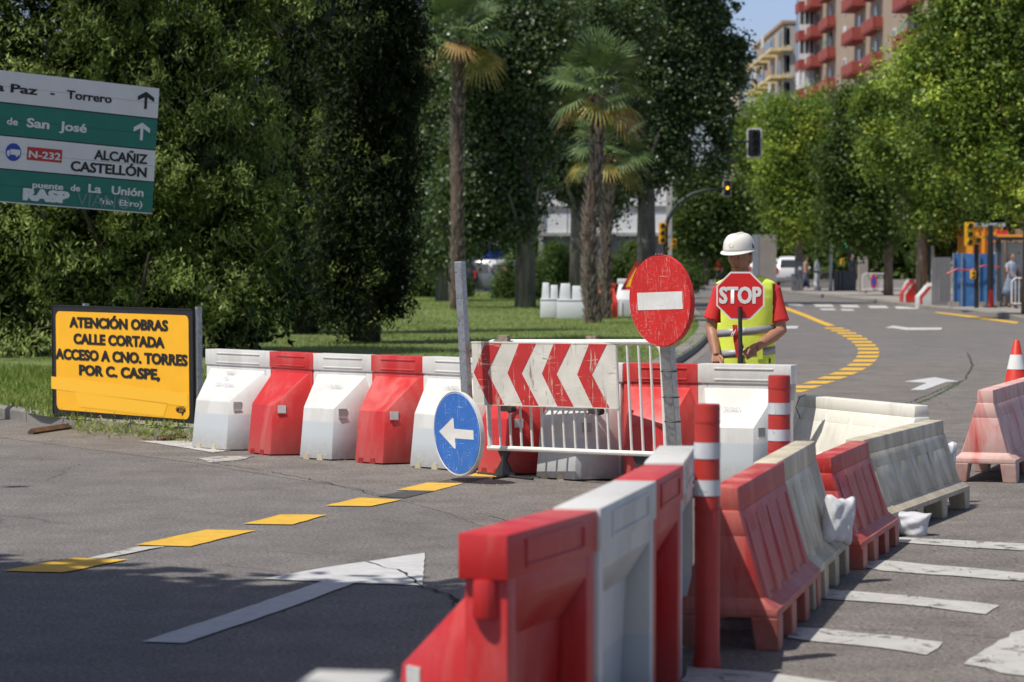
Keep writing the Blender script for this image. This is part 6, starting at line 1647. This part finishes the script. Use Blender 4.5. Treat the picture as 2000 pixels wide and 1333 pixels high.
# construction blocks with diagonal stripes
def block(label, px0, px1, ptop, pbot, s, m, stripe, z0=0):
    X, Y = ((px0+px1)/2-1000)/s, D(s); w_ = (px1-px0)/s; h = (pbot-ptop)/s; t = thing('tall_barrier', label, 'barrier', (X, Y, z0), group='striped blocks closing the side lane')
    x0, x1 = -w_/2, w_/2
    mb = MB(); mb.prism([(x0, 0), (x1, 0), (x1, h), (x0+w_*.55, h), (x0+w_*.42, h*.86), (x0, h*.52)], -.3, .3); mb.build('body', m, t, bevel=.02)
    mb = MB(); mb.prism([(x0+w_*.12, 0), (x0+w_*.26, 0), (x0+w_*.26, h*.46), (x0+w_*.80, h*.93), (x0+w_*.62, h*.93), (x0+w_*.12, h*.52)], -.306, -.30); mb.build('stripe', stripe, t)
    mb = MB(); mb.box((x0+w_*.78, 0, h+.03), (w_*.4, .12, .08)); mb.build('cap', m, t)
block('red striped block at the side lane, left of the white one', 1759, 1786, 553, 599, 59, M['red_plastic'], M['cone_white'], .0)
block('white block with a red diagonal stripe at the side lane', 1790, 1823, 561, 607, 62.5, M['white_plastic'], M['cone_red'], .0)
block('white block with red marks just behind the red striped one', 1762, 1776, 547, 590, 56, M['white_plastic'], M['cone_red'], .0)
# blue hoarding with posts in concrete feet, orange container behind
s = 64.5; X, Y = (1861-1000)/s, D(s); w_ = (1945-1861)/s; t = thing('hoarding', 'blue sheet hoarding on steel posts in concrete feet', 'fence', (X, Y, .1)); h = (603-499)/s
for k in range(5):
    bxo('sheet', (w_*(k+.5)/5, .06, h/2-.03), (w_/5-.006, .03, h+.06), M['hoarding_blue'], t)
for k in (0, 1, 3, 5):
    bxo('post', (w_*k/5, -.02, h/2), (.03, .04, h+.05), M['grey_pole'], t)
    if k != 1: bxo('foot_block', (w_*k/5, -.16, .08), (.30, .24, .15), M['paving'], t)
text('OBRAS', M['white_frame'], t, w_*.55, h*.83, .03, wd=.0+.55, cap=.14) if False else None
mb = MB(); mb.tube([(-.2, -.1, 1.0), (.1, -.1, 1.15), (.5, -.1, 1.1), (.9, -.1, 1.25), (1.4, -.1, 1.2)], .022, 5); o = mb.build('barrier_tape', M['cone_red'], t)
s = 61; t = thing('site_container', 'orange container roof showing above the blue hoarding', 'container', ((1893-1000)/s, D(s), .1)); 
bxo('body', ((1960-1893)/s/2, 1.2, 1.3), ((1960-1893)/s, 2.2, 2.35+.0), M['orange_box'], t)
bxo('roof_edge', ((1960-1893)/s/2, 1.2, 2.54), ((1960-1893)/s+.1, 2.3, .12), M['pale_blue'], t)
for k in range(6): bxo('rib', (.1+k*.19, .07, 1.5), (.05, .05, 1.9), M['orange_box'], t)
s = 65; t = thing('site_fence', 'grey corrugated site fence in shade behind the white striped block', 'fence', ((1828-1000)/s+.3, D(s)+2.5, .1))
for k in range(8): bxo('fence_sheet', (k*.075, 0, .75), (.062, .03+.02*(k % 2), 1.5), M['grey_wall'], t)
cb = (1932-1000)/65.
t = thing('bollard', 'small orange-red post at the foot of the dark pole', 'bollard', (cb-.05, D(65)-.6, .1)); mb = MB(); mb.tube([(0, 0, 0), (0, 0, .5), (0, 0, .53)], [.09, .07, .05], 12); mb.build('shaft', M['cone_red'], t, smooth=True); mb = MB(); mb.box((0, 0, .02), (.3, .3, .05)); mb.build('base', M['bin_dark'], t)
# bus shelter
s = 63; X, Y = (1944-1000)/s, D(s); zz = lambda py: HC+(503-py)/s-.1; t = thing('bus_shelter', 'bus shelter with a dark frame and pale glass end at the right edge', 'bus shelter', (X, Y, .1))
bxo('end_post', (.08, 0, zz(462)/2), (.16, .14, zz(462)), M['shelter_dark'], t)
bxo('end_post', (2.4, 0, zz(462)/2), (.12, .12, zz(462)), M['shelter_dark'], t)
bxo('back_panel', (1.25, .9, zz(470)/2+.1), (2.3, .04, zz(470)-.3), M['shelter_panel'], t); bxo('side_panel', (.10, .5, zz(470)/2+.1), (.04, .8, zz(470)-.3), M['shelter_panel'], t)
bxo('roof', (1.25, .45, zz(465)), (2.7, 1.3, .14), M['shelter_dark'], t); bxo('roof_trim', (1.3, -.22, zz(461)), (2.6, .05, .08), M['orange_box'], t)
bxo('fascia_sign', (.18, -.1, zz(457)), (.32, .2, .20), M['ad_red'], t); bxo('bench', (1.4, .6, .5), (1.3, .35, .06), M['shelter_dark'], t); bxo('bench_leg', (.9, .6, .25), (.06, .3, .46), M['shelter_dark'], t); bxo('bench_leg', (1.9, .6, .25), (.06, .3, .46), M['shelter_dark'], t)
bxo('plinth', (.8, -.02, .3), (1.3, .06, .45), M['shelter_dark'], t)
# stacks of spare barriers on the lawn
def spare(px0, px1, ptop, pbot, s, m, label, z0=.1, tilt=0, kind=0, rz=0):
    X, Y = ((px0+px1)/2-1000)/s, D(s); w_ = (px1-px0)/s; h = (pbot-ptop)/s
    t = thing('tall_barrier', label, 'barrier', (X, Y, z0), rz, group='spare barriers stored on the lawn'); a = w_/2
    mb = MB()
    if kind == 0:     # narrow end with cap
        mb.hull([(-a, -.35, 0), (a, -.35, 0), (-a, .35, 0), (a, .35, 0), (-a, -.35, h*.45), (a, -.35, h*.45), (-a, .35, h*.45), (a, .35, h*.45), (-a*.7, -.1, h*.86), (a*.7, -.1, h*.86), (-a*.7, .1, h*.86), (a*.7, .1, h*.86)])
        mb.box((0, 0, h*.92), (w_*.86, .2, h*.15)); mb.box((-a*.5, -.36, h*.2), (w_*.1, .04, h*.4)); mb.box((a*.5, -.36, h*.2), (w_*.1, .04, h*.4))
    else:             # lying on its side
        mb.hull([(-a, -.3, 0), (a, -.3, 0), (-a, .3, 0), (a, .3, 0), (-a*.95, -.3, h*.5), (a*.95, -.3, h*.5), (-a*.95, .3, h*.5), (a*.95, .3, h*.5)])
        mb.box((0, 0, h*.53), (w_*.98, .62, h*.05)); mb.hull([(-a*.85, -.2, h*.55), (-a*.02, -.2, h*.55), (-a*.85, .2, h*.55), (-a*.02, .2, h*.55), (-a*.72, -.14, h), (-a*.06, -.14, h), (-a*.72, .14, h), (-a*.06, .14, h)])
        mb.hull([(a*.06, -.2, h*.55), (a*.9, -.2, h*.55), (a*.06, .2, h*.55), (a*.9, .2, h*.55), (a*.12, -.14, h*.93), (a*.84, -.14, h*.93), (a*.12, .14, h*.93), (a*.84, .14, h*.93)])
    mb.build('body', m, t, bevel=.02, smooth=True); return t
M['stack_white'] = mat('stored white plastic', (.66, .68, .70), .4, 0, .05, 2); M['stack_red'] = mat('stored red plastic', (.62, .05, .03), .4, 0, .08, 2)
spare(1055, 1092, 560, 629, 79, M['stack_white'], 'stored white barrier with an upright peak, leftmost of the lawn stack', kind=1)
spare(1088, 1142, 562, 631, 80, M['stack_white'], 'stored white barrier turned on its side in the middle of the lawn stack', kind=1)
spare(1136, 1156, 560, 631, 80, M['stack_white'], 'stored white barrier end beside the leaning palm trunk', rz=R(20))
spare(1164, 1206, 562, 629, 78.5, M['stack_red'], 'stored red barrier standing between the two palm trunks')
spare(1203, 1242, 556, 630, 77, M['stack_white'], 'stored white barrier right of the red one, behind the no entry sign')
# triangular works sign on the lawn behind the no entry disc
s = 80; t = thing('warning_sign', 'red and yellow triangular works sign half hidden by the no entry disc', 'sign', ((1243-1000)/s, D(s), .1), R(-25)); z0 = .9
mb = MB(); mb.prism([(-.42, z0-.2), (.42, z0-.2), (0, z0+.53)], 0, .02); mb.build('rim', M['dir_red'], t); mb = MB(); mb.prism([(-.28, z0-.12), (.28, z0-.12), (0, z0+.36)], -.006, 0); mb.build('face', M['yellow_panel'], t)
mb = MB(); mb.tube([(0, .04, 0), (0, .04, z0)], .02, 6); mb.tube([(-.25, .04, 0), (0, .04, .35), (.25, .04, 0)], .015, 6); mb.build('stand', M['steel'], t)

for o in list(bpy.data.objects):
    if o.name.startswith('tmp'): bpy.data.objects.remove(o)
bpy.context.view_layer.update()
